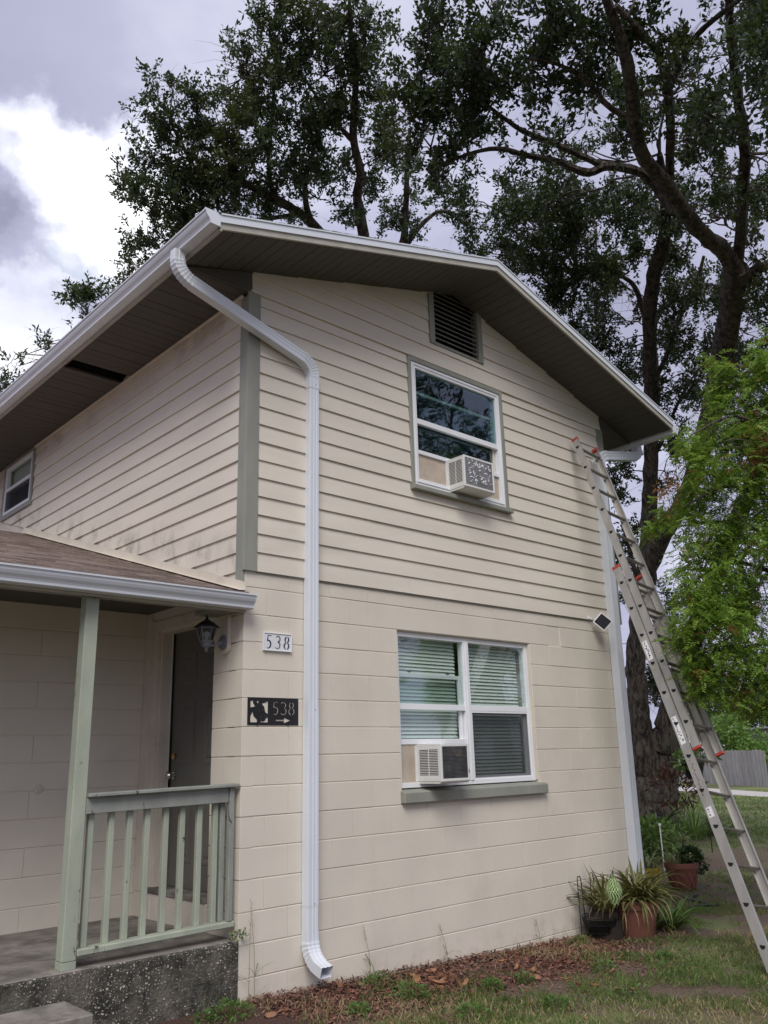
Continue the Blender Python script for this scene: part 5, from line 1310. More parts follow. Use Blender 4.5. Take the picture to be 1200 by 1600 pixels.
# board fence, board by board
fa, fb_ = far_ground(1062, 1222), far_ground(1200, 1230)
fd = fb_ - fa; fd[2] = 0; fd /= np.linalg.norm(fd); fn = np.array((fd[1], -fd[0], 0.0))
if np.dot(fn, FWD) > 0: fn = -fn
fence = thing('board_fence', 'weathered grey board fence beyond the pale drive', 'fence', tuple(fa))
s_ = -3.0; rf = random.Random(8)
while s_ < 12.0:
    w = rf.uniform(0.125, 0.15); h = 2.02 + rf.uniform(-0.05, 0.04) + 0.02 * math.sin(s_); p = fa + fd * s_; g = gz(p[0], p[1]); ti = rf.uniform(-0.012, 0.012)
    def plank(mb):
        a, b_ = p, p + fd * (w - 0.007); o_ = fn * (rf.uniform(0, 0.01))
        up = np.array((0, 0, 1.0)); sh = fd * ti
        q = [a + o_, b_ + o_, b_ + o_ + up * (h - 0.03) + sh, b_ + o_ - fd * 0.03 + up * h + sh, a + o_ + fd * 0.03 + up * h + sh, a + o_ + up * (h - 0.03) + sh]
        mb.prism([(c[0], c[1], c[2] - p[2] + g - 0.02) for c in q], fn * 0.018)
    mk('plank', plank, 'fencewood', fence); s_ += w
for zz in (0.4, 1.65):
    mk('fence_rail', lambda mb: mb.prism([tuple(fa + fd * -3 - fn * 0.06 + np.array((0, 0, zz))), tuple(fa + fd * 12 - fn * 0.06 + np.array((0, 0, zz))), tuple(fa + fd * 12 - fn * 0.06 + np.array((0, 0, zz + .09))), tuple(fa + fd * -3 - fn * 0.06 + np.array((0, 0, zz + .09)))], fn * 0.04), 'fencewood', fence)
fix(fence)
# bush behind the fence, shed behind that, parked van
def bush(label, px, py, d, rad, n, ln, mat, group=None, stem=True):
    p = at(px, py, d); g = gz(p[0], p[1])
    t2 = thing('shrub', label, 'shrub', (p[0], p[1], g), group)
    rr = random.Random(int(px)); V = []
    for i in range(14):
        c = p + np.array((rr.uniform(-1, 1) * rad, rr.uniform(-1, 1) * rad * 0.6, rr.uniform(-0.9, 0.75) * rad)); m_ = n // 14; u = unit(m_)
        C = c + u * rad * 0.55 * RNG.uniform(0.5, 1, (m_, 1)); V.append(leaf_quads(C, u + unit(m_) * .8, unit(m_) + np.array((0, 0, 1.0)), RNG.uniform(ln * .7, ln * 1.3, m_), RNG.uniform(ln * .4, ln * .7, m_)))
    fast_mesh('foliage', np.concatenate(V), 4, mat, t2)
    if stem: mk('stem', lambda mb: [mb.tube([(p[0] + q, p[1], g), (p[0] + q * 2.5, p[1], p[2])], 0.04, 6) for q in (-0.15, 0.02, 0.2)], 'bark', t2)
    fix(t2); return t2
bush('bright green bushy shrub rising behind the grey board fence', 1140, 1162, 68, 1.9, 5200, 0.24, 'brightleaf')
bush('lower pale green shrub behind the fence right of the bright shrub', 1184, 1168, 66, 1.2, 2000, 0.22, 'brightleaf')
# hedge of trees further back, dark
for i, (px, py, d, rad) in enumerate(((1108, 1100, 88, 4.0), (1165, 1092, 86, 4.6), (1235, 1085, 84, 5.2))):
    p = at(px, py, d); g = gz(p[0], p[1])
    t2 = thing('background_tree', ['dark leafy tree far behind the parked van', 'dark leafy tree far behind the pale roofed shed', 'dark leafy tree at the far end of the board fence'][i], 'tree', (p[0], p[1], g), 'trees beyond the fence')
    V = []
    for j in range(26):
        c = p + unit(1)[0] * rad * np.array((0.75, 0.75, 0.75)); m_ = 230; u = unit(m_); C = c + u * rad * 0.42 * RNG.uniform(0.4, 1, (m_, 1)); V.append(leaf_quads(C, u + unit(m_), unit(m_) + np.array((0, 0, 1.0)), RNG.uniform(.2, .4, m_), RNG.uniform(.12, .2, m_)))
    fast_mesh('crown', np.concatenate(V), 4, 'darkleaf', t2)
    mk('trunk', lambda mb: mb.tube([(p[0], p[1], g - .1), (p[0] + .1, p[1], g + 1.6), (p[0], p[1] + .1, p[2])], [0.3, 0.24, 0.12], 8), 'bark', t2); fix(t2)
# pale roofed shed
shp = at(1168, 1139, 76); shg = gz(shp[0], shp[1])
shed = thing('shed', 'low shed with a pale flat metal roof behind the fence', 'shed', (shp[0], shp[1], shg))
def orient(mb, o3, a, b_, n, z0, z1, wid, dep):
    q = [o3 + a * 0, o3 + a * wid, o3 + a * wid + b_ * dep, o3 + b_ * dep]
    mb.prism([(c[0], c[1], z0) for c in q], (0, 0, z1 - z0))
o3 = np.array((shp[0], shp[1], 0)) - fd * 4.2
mk('wall', lambda mb: orient(mb, o3, fd, -fn, 0, shg - .1, shp[2] - 0.05, 8.4, 3), 'door', shed)
mk('roof', lambda mb: orient(mb, o3 - fd * 0.25 + fn * 0.25, fd, -fn, 0, shp[2] - 0.05, shp[2] + 0.05, 8.9, 3.5), 'path', shed); fix(shed)
# dark van parked beyond the drive
vp = far_ground(1070, 1207); vg = vp[2]
van = thing('parked_van', 'dark blue parked van half hidden behind the oak trunk', 'van', tuple(vp))
va, vb = fd, -fn      # along, away
def vq(s0, h): return np.array((vp[0], vp[1], vg)) + va * s0 + np.array((0, 0, h))
M['vanpaint'] = paint('dark blue car paint', (0.016, 0.019, 0.030), 0.3, 0.1, 2, 0, obj_var=0.0)
VK = 1.25
prof = [(a * VK, b_ * VK) for a, b_ in [(-2.3, 0.35), (1.55, 0.35), (1.65, 0.75), (1.5, 1.10), (0.75, 1.22), (0.25, 1.86), (-2.1, 1.92), (-2.3, 1.6)]]
mk('body', lambda mb: mb.prism([tuple(vq(*q)) for q in prof], vb * 1.8), 'vanpaint', van, 0.05)
def vwin(pts): return lambda mb: mb.prism([tuple(vq(q[0] * VK, q[1] * VK) - vb * 0.006) for q in pts], vb * 0.005)
for pts in ([(0.62, 1.24), (0.22, 1.76), (-0.45, 1.78), (-0.45, 1.24)], [(-0.55, 1.24), (-0.55, 1.78), (-1.3, 1.8), (-1.3, 1.24)], [(-1.4, 1.24), (-1.4, 1.8), (-2.1, 1.8), (-2.15, 1.24)]):
    mk('window', vwin(pts), 'bluegrey', van)
for sx in (-1.6, 1.0):
    w_ = mk('wheel', lambda mb: mb.tube([tuple(vq(sx * VK, 0.33) - vb * 0.02), tuple(vq(sx * VK, 0.33) + vb * 0.2)], 0.33, 22), 'blackmetal', van)
    mk('rim', lambda mb: mb.tube([tuple(vq(sx * VK, 0.33) - vb * 0.03), tuple(vq(sx * VK, 0.33) - vb * 0.018)], 0.2, 16), 'alu', w_)
mk('headlight', lambda mb: mb.box(-0.1, 0.1, -0.04, 0.04, -0.07, 0.07), 'vinyl', van).location = tuple(vq(1.55 * VK, 0.85 * VK) - vb * 0.0)
fix(van)
# overhead wire
tag(mk('overhead_wire', lambda mb: mb.tube([at(600, 985, 60) + (at(1200, 1008, 60) - at(600, 985, 60)) * q - np.array((0, 0, 1.2 * q * (1 - q))) for q in np.linspace(-0.2, 1.2, 22)], 0.02, 5), 'dark'), 'thin dark overhead wire crossing the sky behind the house', 'wire')

# ------------------------------------------------------------------ trees
def crom(pts, rad, sub=5):
    """smooth a polyline of points and radii"""
    P = [np.array(p, float) for p in pts]; out, ro = [], []
    for i in range(len(P) - 1):
        p0, p1, p2, p3 = P[max(i - 1, 0)], P[i], P[i + 1], P[min(i + 2, len(P) - 1)]
        for s_ in np.linspace(0, 1, sub, endpoint=False):
            out.append(0.5 * ((2 * p1) + (p2 - p0) * s_ + (2 * p0 - 5 * p1 + 4 * p2 - p3) * s_ ** 2 + (3 * p1 - p0 - 3 * p2 + p3) * s_ ** 3)); ro.append(rad[i] + (rad[i + 1] - rad[i]) * s_)
    out.append(P[-1]); ro.append(rad[-1]); return out, ro
def limb_tube(mb, spec, rnd, n=9, wob=0.06):
    """spec rows: photo x, photo y, distance, radius in m"""
    pts = [at(a, b_, d) for a, b_, d, r_ in spec]; rad = [r_ for *_, r_ in spec]
    P, Rr = crom(pts, rad)
    P = [p + np.array([rnd.gauss(0, 1) for _ in range(3)]) * min(0.03, r_ * wob) for p, r_ in zip(P, Rr)]
    Rr = [r_ * rnd.uniform(0.93, 1.08) for r_ in Rr]
    mb.tube(P, Rr, n); return P
def branch_to(mb, a, b_, r0, rnd, segs=6, sag=0.12, n=5):
    a, b_ = np.array(a), np.array(b_); L_ = np.linalg.norm(b_ - a); pts = []
    off = np.array([rnd.gauss(0, 1) for _ in range(3)]) * L_ * sag
    for i in range(segs + 1):
        t_ = i / segs; pts.append(a + (b_ - a) * t_ + off * math.sin(math.pi * t_) + np.array([rnd.gauss(0, 1) for _ in range(3)]) * L_ * 0.02 * (0 < i < segs))
    mb.tube(pts, [r0 * (1 - 0.85 * i / segs) for i in range(segs + 1)], n, False); return pts
def crown_blobs(blobs, skel, mb, rnd, cover, leaf=(0.085, 0.034), twig_len=0.34, per=26):
    """leaf sprays spread through each blob; blob: photo x, y, rx, ry (px), distance, density"""
    Vs = []; sk = np.array(skel)
    for (bx, by, rx, ry, d, den) in blobs:
        c = at(bx, by, d); sx, sy = rx * d / FPX, ry * d / FPX; sd = (sx + sy) / 2 * 1.1
        apx = leaf[0] * leaf[1] * 0.32 * (FPX / d) ** 2
        nl = int(math.pi * rx * ry * cover * den / apx); nt = max(4, nl // per)
        # sprays gather round a few sub-centres, so the blob breaks into clumps and gaps
        ns = max(3, int(nt / 9)); u = unit(ns); sub = u * (RNG.uniform(0, 1, (ns, 1)) ** 0.45) * 0.92
        pick = RNG.integers(0, ns, nt); loc = sub[pick] + RNG.normal(0, 0.17, (nt, 3))
        T = c + loc[:, :1] * RGT * sx + loc[:, 1:2] * UPV * sy + loc[:, 2:] * FWD * sd
        outw = loc[:, :1] * RGT + loc[:, 1:2] * UPV + loc[:, 2:] * FWD
        Dt = outw * 0.7 + unit(nt) * 0.8 + np.array((0, 0, 0.55)); Dt /= np.linalg.norm(Dt, axis=1, keepdims=True)
        tl = twig_len * RNG.uniform(0.6, 1.4, nt)
        k_ = per; f = RNG.uniform(0, 1, (nt, k_)); C = T[:, None] + Dt[:, None] * (f * tl[:, None])[:, :, None]
        C = (C + RNG.normal(0, 0.028, C.shape)).reshape(-1, 3); m_ = len(C)
        Dl = (np.repeat(Dt, k_, 0) * 0.55 + unit(m_) * 0.9); 
        Vs.append(leaf_quads(C, Dl, unit(m_) + np.array((0, 0, 0.9)), leaf[0] * RNG.uniform(0.65, 1.25, m_), leaf[1] * RNG.uniform(0.7, 1.3, m_)))
        # carrying branches
        if len(sk):
            j = np.argmin(np.linalg.norm(sk - c, axis=1)); a = sk[j]
            hub = branch_to(mb, a, c + (a - c) * 0.15, 0.012 + 0.012 * np.linalg.norm(a - c) ** 0.6, rnd, 7)
            for q in range(min(ns, 9)):
                e_ = c + sub[q][0] * RGT * sx + sub[q][1] * UPV * sy + sub[q][2] * FWD * sd
                bp_ = branch_to(mb, hub[rnd.randint(3, 7)], e_, 0.016, rnd, 5, 0.15, 4)
                for w in range(3): branch_to(mb, bp_[rnd.randint(2, 5)], e_ + np.array([rnd.gauss(0, .3) for _ in range(3)]), 0.006, rnd, 3, 0.1, 3)
    return np.concatenate(Vs)

def tree(name, label, base, limbs, blobs, seed, cover, leafmat_, leaf=(0.085, 0.034), group=None, trunkname='trunk'):
    rnd = random.Random(seed); t_ = thing(name, label, 'tree', tuple(base), group)
    mb = MB(); skel = []
    for sp_l in limbs: skel += limb_tube(mb, sp_l, rnd, 11 if sp_l[0][3] > 0.15 else 7)
    tw = MB(); V = crown_blobs(blobs, skel, tw, rnd, cover, leaf)
    o1 = mb.build(trunkname, M['bark'], t_, 0, True)
    o2 = tw.build('branches', M['bark'], t_)
    o3 = fast_mesh('crown', V, 4, leafmat_, t_)
    for o in (o1, o2, o3): o.location = -t_.location
    return t_

# the big oak right of the house
DT = 22.0
ob = far_ground(1022, 1288); DT = float(np.linalg.norm(ob - CAM))
oakB_limbs = [
    # main bole and the left stem
    [(1020, 1300, DT, 0.64), (1019, 1262, DT, 0.55), (1016, 1215, DT, 0.49), (1004, 1160, DT - .2, 0.33), (996, 1110, DT - .4, 0.27), (994, 1065, DT - .5, 0.25), (994, 1020, DT - .6, 0.235), (1003, 940, DT - .8, 0.25), (1013, 875, DT - 1, 0.24),
     (1015, 790, DT - 1.4, 0.18), (1018, 700, DT - 1.8, 0.165), (1016, 600, DT - 2.2, 0.15), (1014, 500, DT - 2.8, 0.14), (1022, 430, DT - 3.2, 0.15), (1038, 370, DT - 3.6, 0.13), (1040, 310, DT - 4, 0.10), (1030, 240, DT - 5, 0.05)],
    # right-leaning second bole
    [(1028, 1290, DT + .1, 0.50), (1030, 1235, DT + .1, 0.46), (1034, 1190, DT, 0.40), (1040, 1150, DT - .2, 0.35), (1050, 1105, DT - .4, 0.31), (1066, 1050, DT - .9, 0.28), (1092, 970, DT - 1.4, 0.25), (1130, 870, DT - 2, 0.21), (1180, 750, DT - 3, 0.17), (1240, 620, DT - 4, 0.11), (1290, 560, DT - 4.5, 0.06), (1350, 510, DT - 5, 0.02)],
    # fork off the left stem, rising behind the cypress to the high fork
    [(1010, 890, DT - 1, 0.24), (1038, 832, DT - 1.6, 0.20), (1066, 785, DT - 2.2, 0.20), (1092, 720, DT - 3, 0.20), (1112, 640, DT - 4, 0.20), (1128, 560, DT - 5, 0.21), (1143, 480, DT - 6, 0.21), (1149, 420, DT - 6.6, 0.20)],
    # high left limb
    [(1149, 425, DT - 6.6, 0.156), (1128, 390, DT - 7, 0.139), (1094, 362, DT - 7.6, 0.123), (1060, 318, DT - 8.2, 0.115), (1032, 278, DT - 8.6, 0.107), (1003, 240, DT - 9, 0.098), (991, 190, DT - 9.4, 0.090), (984, 120, DT - 9.8, 0.082), (968, 55, DT - 10, 0.070), (944, -10, DT - 10.2, 0.057), (930, -60, DT - 10.4, 0.041)],
    [(1046, 300, DT - 8.3, 0.074), (1047, 230, DT - 8.6, 0.066), (1046, 160, DT - 9, 0.061), (1034, 100, DT - 9.4, 0.053), (1010, 60, DT - 9.8, 0.045), (962, 8, DT - 10.2, 0.033)],
    [(1046, 140, DT - 9, 0.041), (1078, 70, DT - 9.2, 0.041), (1110, 35, DT - 9.4, 0.037), (1145, 8, DT - 9.6, 0.033), (1180, -20, DT - 9.8, 0.02), (1240, -50, DT - 10, 0.008)],
    # high right limb
    [(1152, 410, DT - 6.6, 0.098), (1160, 320, DT - 7.2, 0.090), (1163, 220, DT - 7.8, 0.082), (1150, 130, DT - 8.4, 0.070), (1141, 40, DT - 9, 0.057), (1138, -30, DT - 9.4, 0.041)],
    [(1148, 460, DT - 6.2, 0.115), (1172, 428, DT - 6.2, 0.098), (1205, 410, DT - 6, 0.082), (1260, 380, DT - 6, 0.05), (1330, 370, DT - 6, 0.02)],
    # long level limbs reaching left over the roof
    [(1052, 330, DT - 7.8, 0.082), (1020, 285, DT - 7.8, 0.078), (992, 266, DT - 7.9, 0.074), (950, 260, DT - 8, 0.070), (915, 269, DT - 8.1, 0.066), (870, 252, DT - 8.2, 0.053), (820, 242, DT - 8.3, 0.045), (775, 232, DT - 8.4, 0.037), (720, 245, DT - 8.5, 0.025), (670, 270, DT - 8.6, 0.016)],
    [(945, 260, DT - 8, 0.053), (905, 242, DT - 8.1, 0.049), (860, 222, DT - 8.3, 0.045), (818, 205, DT - 8.5, 0.041), (775, 175, DT - 8.7, 0.029), (730, 140, DT - 8.9, 0.021)],
    [(992, 190, DT - 9.3, 0.041), (950, 165, DT - 9.4, 0.041), (915, 125, DT - 9.5, 0.033), (870, 100, DT - 9.6, 0.025), (820, 90, DT - 9.8, 0.016)],
    # lower inner limbs behind the roof edge
    [(1014, 520, DT - 2.7, 0.08), (1000, 470, DT - 2.8, 0.06), (985, 440, DT - 3, 0.05), (950, 425, DT - 3.2, 0.035), (905, 430, DT - 3.4, 0.025)],
    [(1018, 600, DT - 2.2, 0.06), (1040, 560, DT - 2.2, 0.06), (1060, 500, DT - 2.2, 0.055), (1082, 460, DT - 2.2, 0.05), (1100, 400, DT - 2.4, 0.035)],
    [(1022, 690, DT - 1.2, 0.11), (1024, 600, DT - 1.2, 0.10), (1020, 520, DT - 1.2, 0.085), (1032, 485, DT - 1.2, 0.075), (1052, 470, DT - 1.2, 0.06)],
    [(1000, 930, DT - .8, 0.06), (975, 820, DT - .8, 0.05), (960, 770, DT - .9, 0.04), (945, 730, DT - 1, 0.03)],
    [(1018, 720, DT - 1.7, 0.05), (1034, 690, DT - 1.8, 0.05), (1050, 650, DT - 2, 0.04), (1075, 600, DT - 2.3, 0.03)],
]
N_ = DT - 8.5
oakB_blobs = [
    (1250, 60, 60, 60, N_ - 1.5, 0.7), (1260, 170, 60, 60, N_ - 2, 0.8), (1270, 300, 60, 60, N_ + 1, 0.8), (1330, 120, 70, 70, N_ - 1, 0.7), (1340, 260, 70, 70, N_, 0.7), (1300, 400, 60, 60, DT - 6, 0.7), (1270, 500, 55, 55, DT - 5, 0.7), (1290, 620, 60, 55, DT - 4, 0.8), (1350, 520, 60, 60, DT - 4, 0.7), (1400, 380, 60, 60, DT - 5, 0.6), (1000, -70, 70, 50, N_ - 1, 0.6), (1130, -70, 70, 50, N_ - 1, 0.6), (880, -70, 70, 50, N_ - 1, 0.6), (1260, -60, 70, 50, N_ - 1, 0.6), (760, -60, 60, 45, N_, 0.6),
    (648, 75, 26, 55, N_, 0.67), (690, 55, 48, 60, N_, 0.74), (655, 165, 42, 55, N_ + .4, 0.81), (705, 130, 55, 55, N_, 0.89), (630, 225, 36, 40, N_ + .8, 0.59), (690, 215, 60, 45, N_ + .3, 0.89), (745, 190, 45, 45, N_, 0.81), (668, 262, 40, 24, N_, 0.59),
    (770, 60, 60, 60, N_ - .6, 0.81), (790, 130, 55, 50, N_ - .4, 0.81), (850, 50, 60, 55, N_ - 1, 0.74), (860, 125, 50, 40, N_ - .8, 0.67), (915, 50, 50, 55, N_ - 1, 0.67), (935, 140, 50, 45, N_ - .6, 0.59), (905, 195, 35, 25, N_ - .3, 0.44), (830, 222, 40, 22, N_, 0.41), (960, 205, 40, 40, N_ - .3, 0.67),
    (800, 262, 28, 26, N_ + .3, 0.44), (885, 285, 42, 26, N_ + 1, 0.52), (1000, 40, 45, 50, N_ - 1.2, 0.59), (1050, 60, 45, 45, N_ - 1.2, 0.67), (1080, 130, 50, 45, N_ - 1.5, 0.59), (1020, 150, 35, 50, N_, 0.52), (1080, 215, 55, 45, N_ + .2, 0.74), (1120, 190, 45, 40, N_ - 1.8, 0.52),
    (1175, 90, 45, 55, N_ - 2.6, 0.67), (1180, 160, 40, 45, N_ - 3, 0.67), (1190, 30, 40, 40, N_ - 2, 0.59), (1190, 270, 40, 50, N_ + .5, 0.59), (1110, 275, 45, 40, N_ + 1, 0.67), (1080, 310, 40, 35, N_ + 2, 0.52), (1130, 330, 40, 35, N_ + 2, 0.44),
    (730, 318, 36, 34, DT - 4, 0.7), (705, 300, 30, 24, DT - 4, 0.6), (795, 345, 30, 38, DT - 5, 0.8), (770, 385, 36, 30, DT - 4, 0.8), (850, 320, 46, 40, DT - 5, 0.9), (905, 340, 50, 45, DT - 4.5, 1.0), (865, 385, 48, 38, DT - 4, 1.1), (830, 410, 42, 36, DT - 4, 0.9), (940, 395, 46, 36, DT - 3.5, 0.9), (900, 440, 45, 38, DT - 3.5, 1.0), (865, 470, 36, 36, DT - 3.5, 0.9), (895, 510, 34, 32, DT - 3, 0.9),
    (960, 330, 40, 34, DT - 5, 0.8), (985, 400, 34, 34, DT - 3, 0.7), (985, 480, 26, 26, DT - 2, 0.4), (1060, 380, 36, 40, DT - 3, 0.7), (1085, 440, 34, 36, DT - 3, 0.8), (1060, 510, 30, 30, DT - 2.5, 0.6), (1090, 530, 32, 36, DT - 3, 0.7), (1065, 580, 36, 36, DT - 2, 0.7), (1045, 635, 22, 34, DT - 2, 0.6), (985, 560, 24, 30, DT - 1.5, 0.5), (950, 590, 28, 26, DT - 2, 0.5), (1000, 640, 20, 26, DT - 2, 0.5),
    (930, 330, 40, 36, DT - 2, 0.9), (1000, 310, 40, 34, DT - 2.5, 0.9), (960, 440, 40, 36, DT - 1.5, 0.9), (930, 480, 34, 34, DT - 1.5, 0.8), (1040, 440, 34, 40, DT - 1.5, 0.8), (940, 540, 34, 34, DT - 1.5, 0.9), (915, 560, 26, 26, DT - 1.5, 0.8), (1000, 590, 30, 34, DT - .8, 0.8), (1040, 540, 32, 34, DT - .8, 0.7), (1110, 470, 34, 40, DT - 1, 0.8), (1150, 560, 40, 40, DT - 2, 0.8), (1100, 590, 34, 34, DT - 1.5, 0.8), (975, 650, 30, 26, DT - 1, 0.7), (1030, 690, 26, 34, DT - .8, 0.8), (1060, 330, 50, 40, DT - 4, 0.8), (830, 330, 40, 40, DT - 3, 0.8), (810, 400, 34, 30, DT - 3, 0.8), (1150, 480, 40, 40, DT - 3, 0.8), (1180, 300, 40, 50, DT - 4, 0.8), (740, 400, 20, 20, DT - 4, 0.6), (800, 310, 26, 24, DT - 4, 0.7), (1000, 180, 60, 50, DT - 6, 0.7), (1120, 60, 50, 50, DT - 6, 0.7), (900, 240, 40, 26, DT - 5, 0.6),
    (1185, 440, 34, 36, DT - 6, 0.6), (1180, 510, 32, 34, DT - 5, 0.6), (1200, 580, 30, 34, DT - 5, 0.6), (1120, 620, 26, 34, DT - 4, 0.5), (1180, 370, 32, 30, DT - 6.5, 0.6),
    (975, 740, 32, 28, DT - 1.5, 0.9), (960, 775, 24, 28, DT - 1.2, 0.8), (1045, 735, 24, 34, DT - 1.5, 0.7), (1050, 690, 22, 24, DT - 2, 0.6), (985, 830, 24, 34, DT - .8, 0.8), (978, 880, 18, 34, DT - .6, 0.6), (1045, 930, 20, 40, DT, 0.5), (1060, 830, 20, 30, DT, 0.4), (1026, 1075, 18, 34, DT + 2, 2.2), (1025, 1010, 14, 40, DT + 2, 1.6), (1048, 985, 16, 40, DT + 1, 0.9), (975, 935, 12, 26, DT + 1, 0.9), (1170, 930, 50, 60, DT - 2, 0.5), (1150, 1060, 40, 45, DT, 0.5),
]
tree('oak_tree', 'great spreading oak with forked furrowed trunk right of the house, limbs reaching over the roof', ob, oakB_limbs, oakB_blobs, 5, 2.7, 'oakleaf', (0.098, 0.043))

# oak over the front yard, off to the right: it shows in the upstairs glass and shades the near lawn
def front_oak():
    b0 = np.array((12.6, -9.6, gz(12.6, 0))); rnd = random.Random(77)
    t_ = thing('oak_tree', 'spreading oak in the front yard, mirrored in the upstairs window', 'tree', tuple(b0))
    mb = MB(); tw = MB(); V = []
    top = b0 + np.array((-0.3, 0.3, 4.2)); mb.tube([b0 - np.array((0, 0, .2)), b0 + np.array((0.05, 0, 1.2)), b0 + np.array((-.1, .1, 2.8)), top], [0.55, 0.42, 0.36, 0.32], 12)
    for i in range(19):
        a = 2 * math.pi * i / 19 + rnd.uniform(-.2, .2); r_ = rnd.uniform(1.6, 6.2); c = b0 + np.array((r_ * math.cos(a), r_ * math.sin(a), rnd.uniform(5.5, 13.0)))
        pts = branch_to(mb, top, c, 0.16, rnd, 8, 0.10, 7)
        for j in range(5):
            cc = c + unit(1)[0] * np.array((1.3, 1.3, 0.9)); branch_to(tw, pts[rnd.randint(4, 8)], cc, 0.03, rnd, 5, 0.15, 4)
            nt = 34; T = cc + RNG.normal(0, 0.5, (nt, 3)); Dt = unit(nt) + np.array((0, 0, .4)); C = (T[:, None] + Dt[:, None] * RNG.uniform(0, .4, (nt, 22))[:, :, None] + RNG.normal(0, .03, (nt, 22, 3))).reshape(-1, 3); m_ = len(C)
            V.append(leaf_quads(C, np.repeat(Dt, 22, 0) * .5 + unit(m_), unit(m_) + np.array((0, 0, .8)), RNG.uniform(.08, .14, m_), RNG.uniform(.04, .06, m_)))
    o1 = mb.build('trunk', M['bark'], t_, 0, True); o2 = tw.build('branches', M['bark'], t_); o3 = fast_mesh('crown', np.concatenate(V), 4, 'oakleaf', t_)
    for o in (o1, o2, o3): o.location = -t_.location
front_oak()

# oak behind the house, left
ab = at(560, 1180, 23.0); ab[2] = gz(ab[0], ab[1]); DA = 21.0
oakA_limbs = [
    [(575, 1230, 23.3, 0.45), (572, 900, 22.5, 0.32), (572, 600, 21.6, 0.22), (572, 460, 21.2, 0.17), (568, 365, 21, 0.13), (558, 310, 20.8, 0.11), (563, 270, 20.6, 0.10), (552, 215, 20.4, 0.085), (556, 130, 20.2, 0.07), (548, 50, 20, 0.05), (545, -30, 20, 0.03)],
    [(556, 225, 20.4, 0.06), (528, 195, 20.3, 0.05), (505, 165, 20.2, 0.04), (480, 130, 20, 0.025)],
    [(572, 520, 21.3, 0.16), (530, 420, 21, 0.14), (498, 362, 20.8, 0.12), (470, 335, 20.6, 0.11), (440, 316, 20.4, 0.10), (408, 300, 20.2, 0.09), (370, 280, 20, 0.07), (330, 262, 19.8, 0.05), (290, 235, 19.6, 0.035), (262, 180, 19.4, 0.02)],
    [(490, 352, 20.7, 0.08), (478, 318, 20.6, 0.07), (478, 265, 20.4, 0.055), (490, 235, 20.3, 0.045), (480, 190, 20.2, 0.03)],
    [(430, 312, 20.4, 0.06), (420, 260, 20.2, 0.05), (425, 180, 20, 0.04), (432, 90, 20, 0.025)],
    [(572, 480, 21.2, 0.13), (610, 420, 21.6, 0.11), (630, 375, 21.8, 0.09), (634, 320, 21.8, 0.075), (636, 260, 21.8, 0.06), (640, 200, 21.8, 0.04)],
    [(626, 400, 21.8, 0.07), (645, 368, 21.8, 0.065), (665, 345, 21.8, 0.055), (690, 330, 21.8, 0.045), (730, 340, 21.8, 0.03)],
    [(470, 335, 20.6, 0.06), (400, 345, 20.4, 0.05), (320, 370, 20.2, 0.03), (250, 420, 20, 0.015), (150, 505, 20, 0.008)],
]
oakA_blobs = [
    (228, 312, 46, 40, 19.8, 0.9), (270, 300, 50, 44, 19.8, 1.1), (290, 245, 46, 44, 19.6, 1.1), (262, 205, 34, 44, 19.5, 0.9), (240, 130, 9, 34, 19.4, 0.5), (268, 120, 8, 40, 19.4, 0.45), (285, 160, 18, 36, 19.4, 0.6), (222, 178, 16, 22, 19.5, 0.4), (188, 272, 16, 26, 19.7, 0.5), (215, 255, 20, 24, 19.7, 0.5),
    (320, 300, 50, 45, 19.9, 1.1), (235, 375, 32, 36, 20, 1.0), (300, 350, 50, 30, 20, 0.9), (360, 270, 45, 50, 20, 1.1), (350, 190, 40, 40, 19.9, 0.9), (345, 130, 14, 30, 19.8, 0.4), (362, 75, 10, 34, 19.8, 0.35), (330, 225, 25, 30, 19.8, 0.7),
    (400, 220, 46, 55, 20, 1.2), (395, 140, 40, 50, 20, 1.0), (425, 60, 36, 50, 20, 0.95), (440, 5, 40, 30, 20, 0.8), (450, 120, 42, 50, 20, 1.1), (500, 40, 45, 45, 20, 1.0), (545, 30, 40, 40, 20, 0.9), (510, 110, 45, 45, 20.2, 1.1), (470, 190, 50, 46, 20.2, 1.2), (420, 290, 44, 36, 20.3, 0.9), (530, 180, 42, 44, 20.3, 1.0), (565, 110, 32, 44, 20.3, 0.8), (580, 60, 22, 40, 20.2, 0.6),
    (470, 260, 40, 38, 20.4, 0.8), (500, 310, 38, 34, 20.6, 0.7), (540, 270, 38, 34, 20.6, 0.7), (585, 180, 30, 40, 20.6, 0.8), (600, 240, 32, 40, 21, 0.8), (590, 300, 34, 34, 21.2, 0.6), (635, 290, 28, 40, 21.6, 0.7), (600, 350, 34, 26, 21.6, 0.6), (640, 345, 22, 26, 21.8, 0.6), (440, 335, 34, 20, 20.4, 0.6), (540, 345, 36, 22, 20.8, 0.5), (380, 325, 36, 24, 20.2, 0.6), (725, 355, 26, 22, 21.8, 0.5),
    (130, 486, 32, 20, 20, 1.3), (165, 474, 22, 20, 20, 1.1), (112, 470, 12, 20, 20, 0.8), (178, 455, 12, 16, 20, 0.7), (205, 415, 20, 22, 20, 0.7), (60, 540, 24, 16, 20, 0.4), (8, 596, 16, 16, 20, 0.9), (25, 570, 10, 14, 20, 0.3),
]
tree('oak_tree', 'tall loose crowned oak standing behind the house, showing above the left roof slope', ab, oakA_limbs, oakA_blobs, 9, 2.5, 'oakleaf2', (0.10, 0.044))

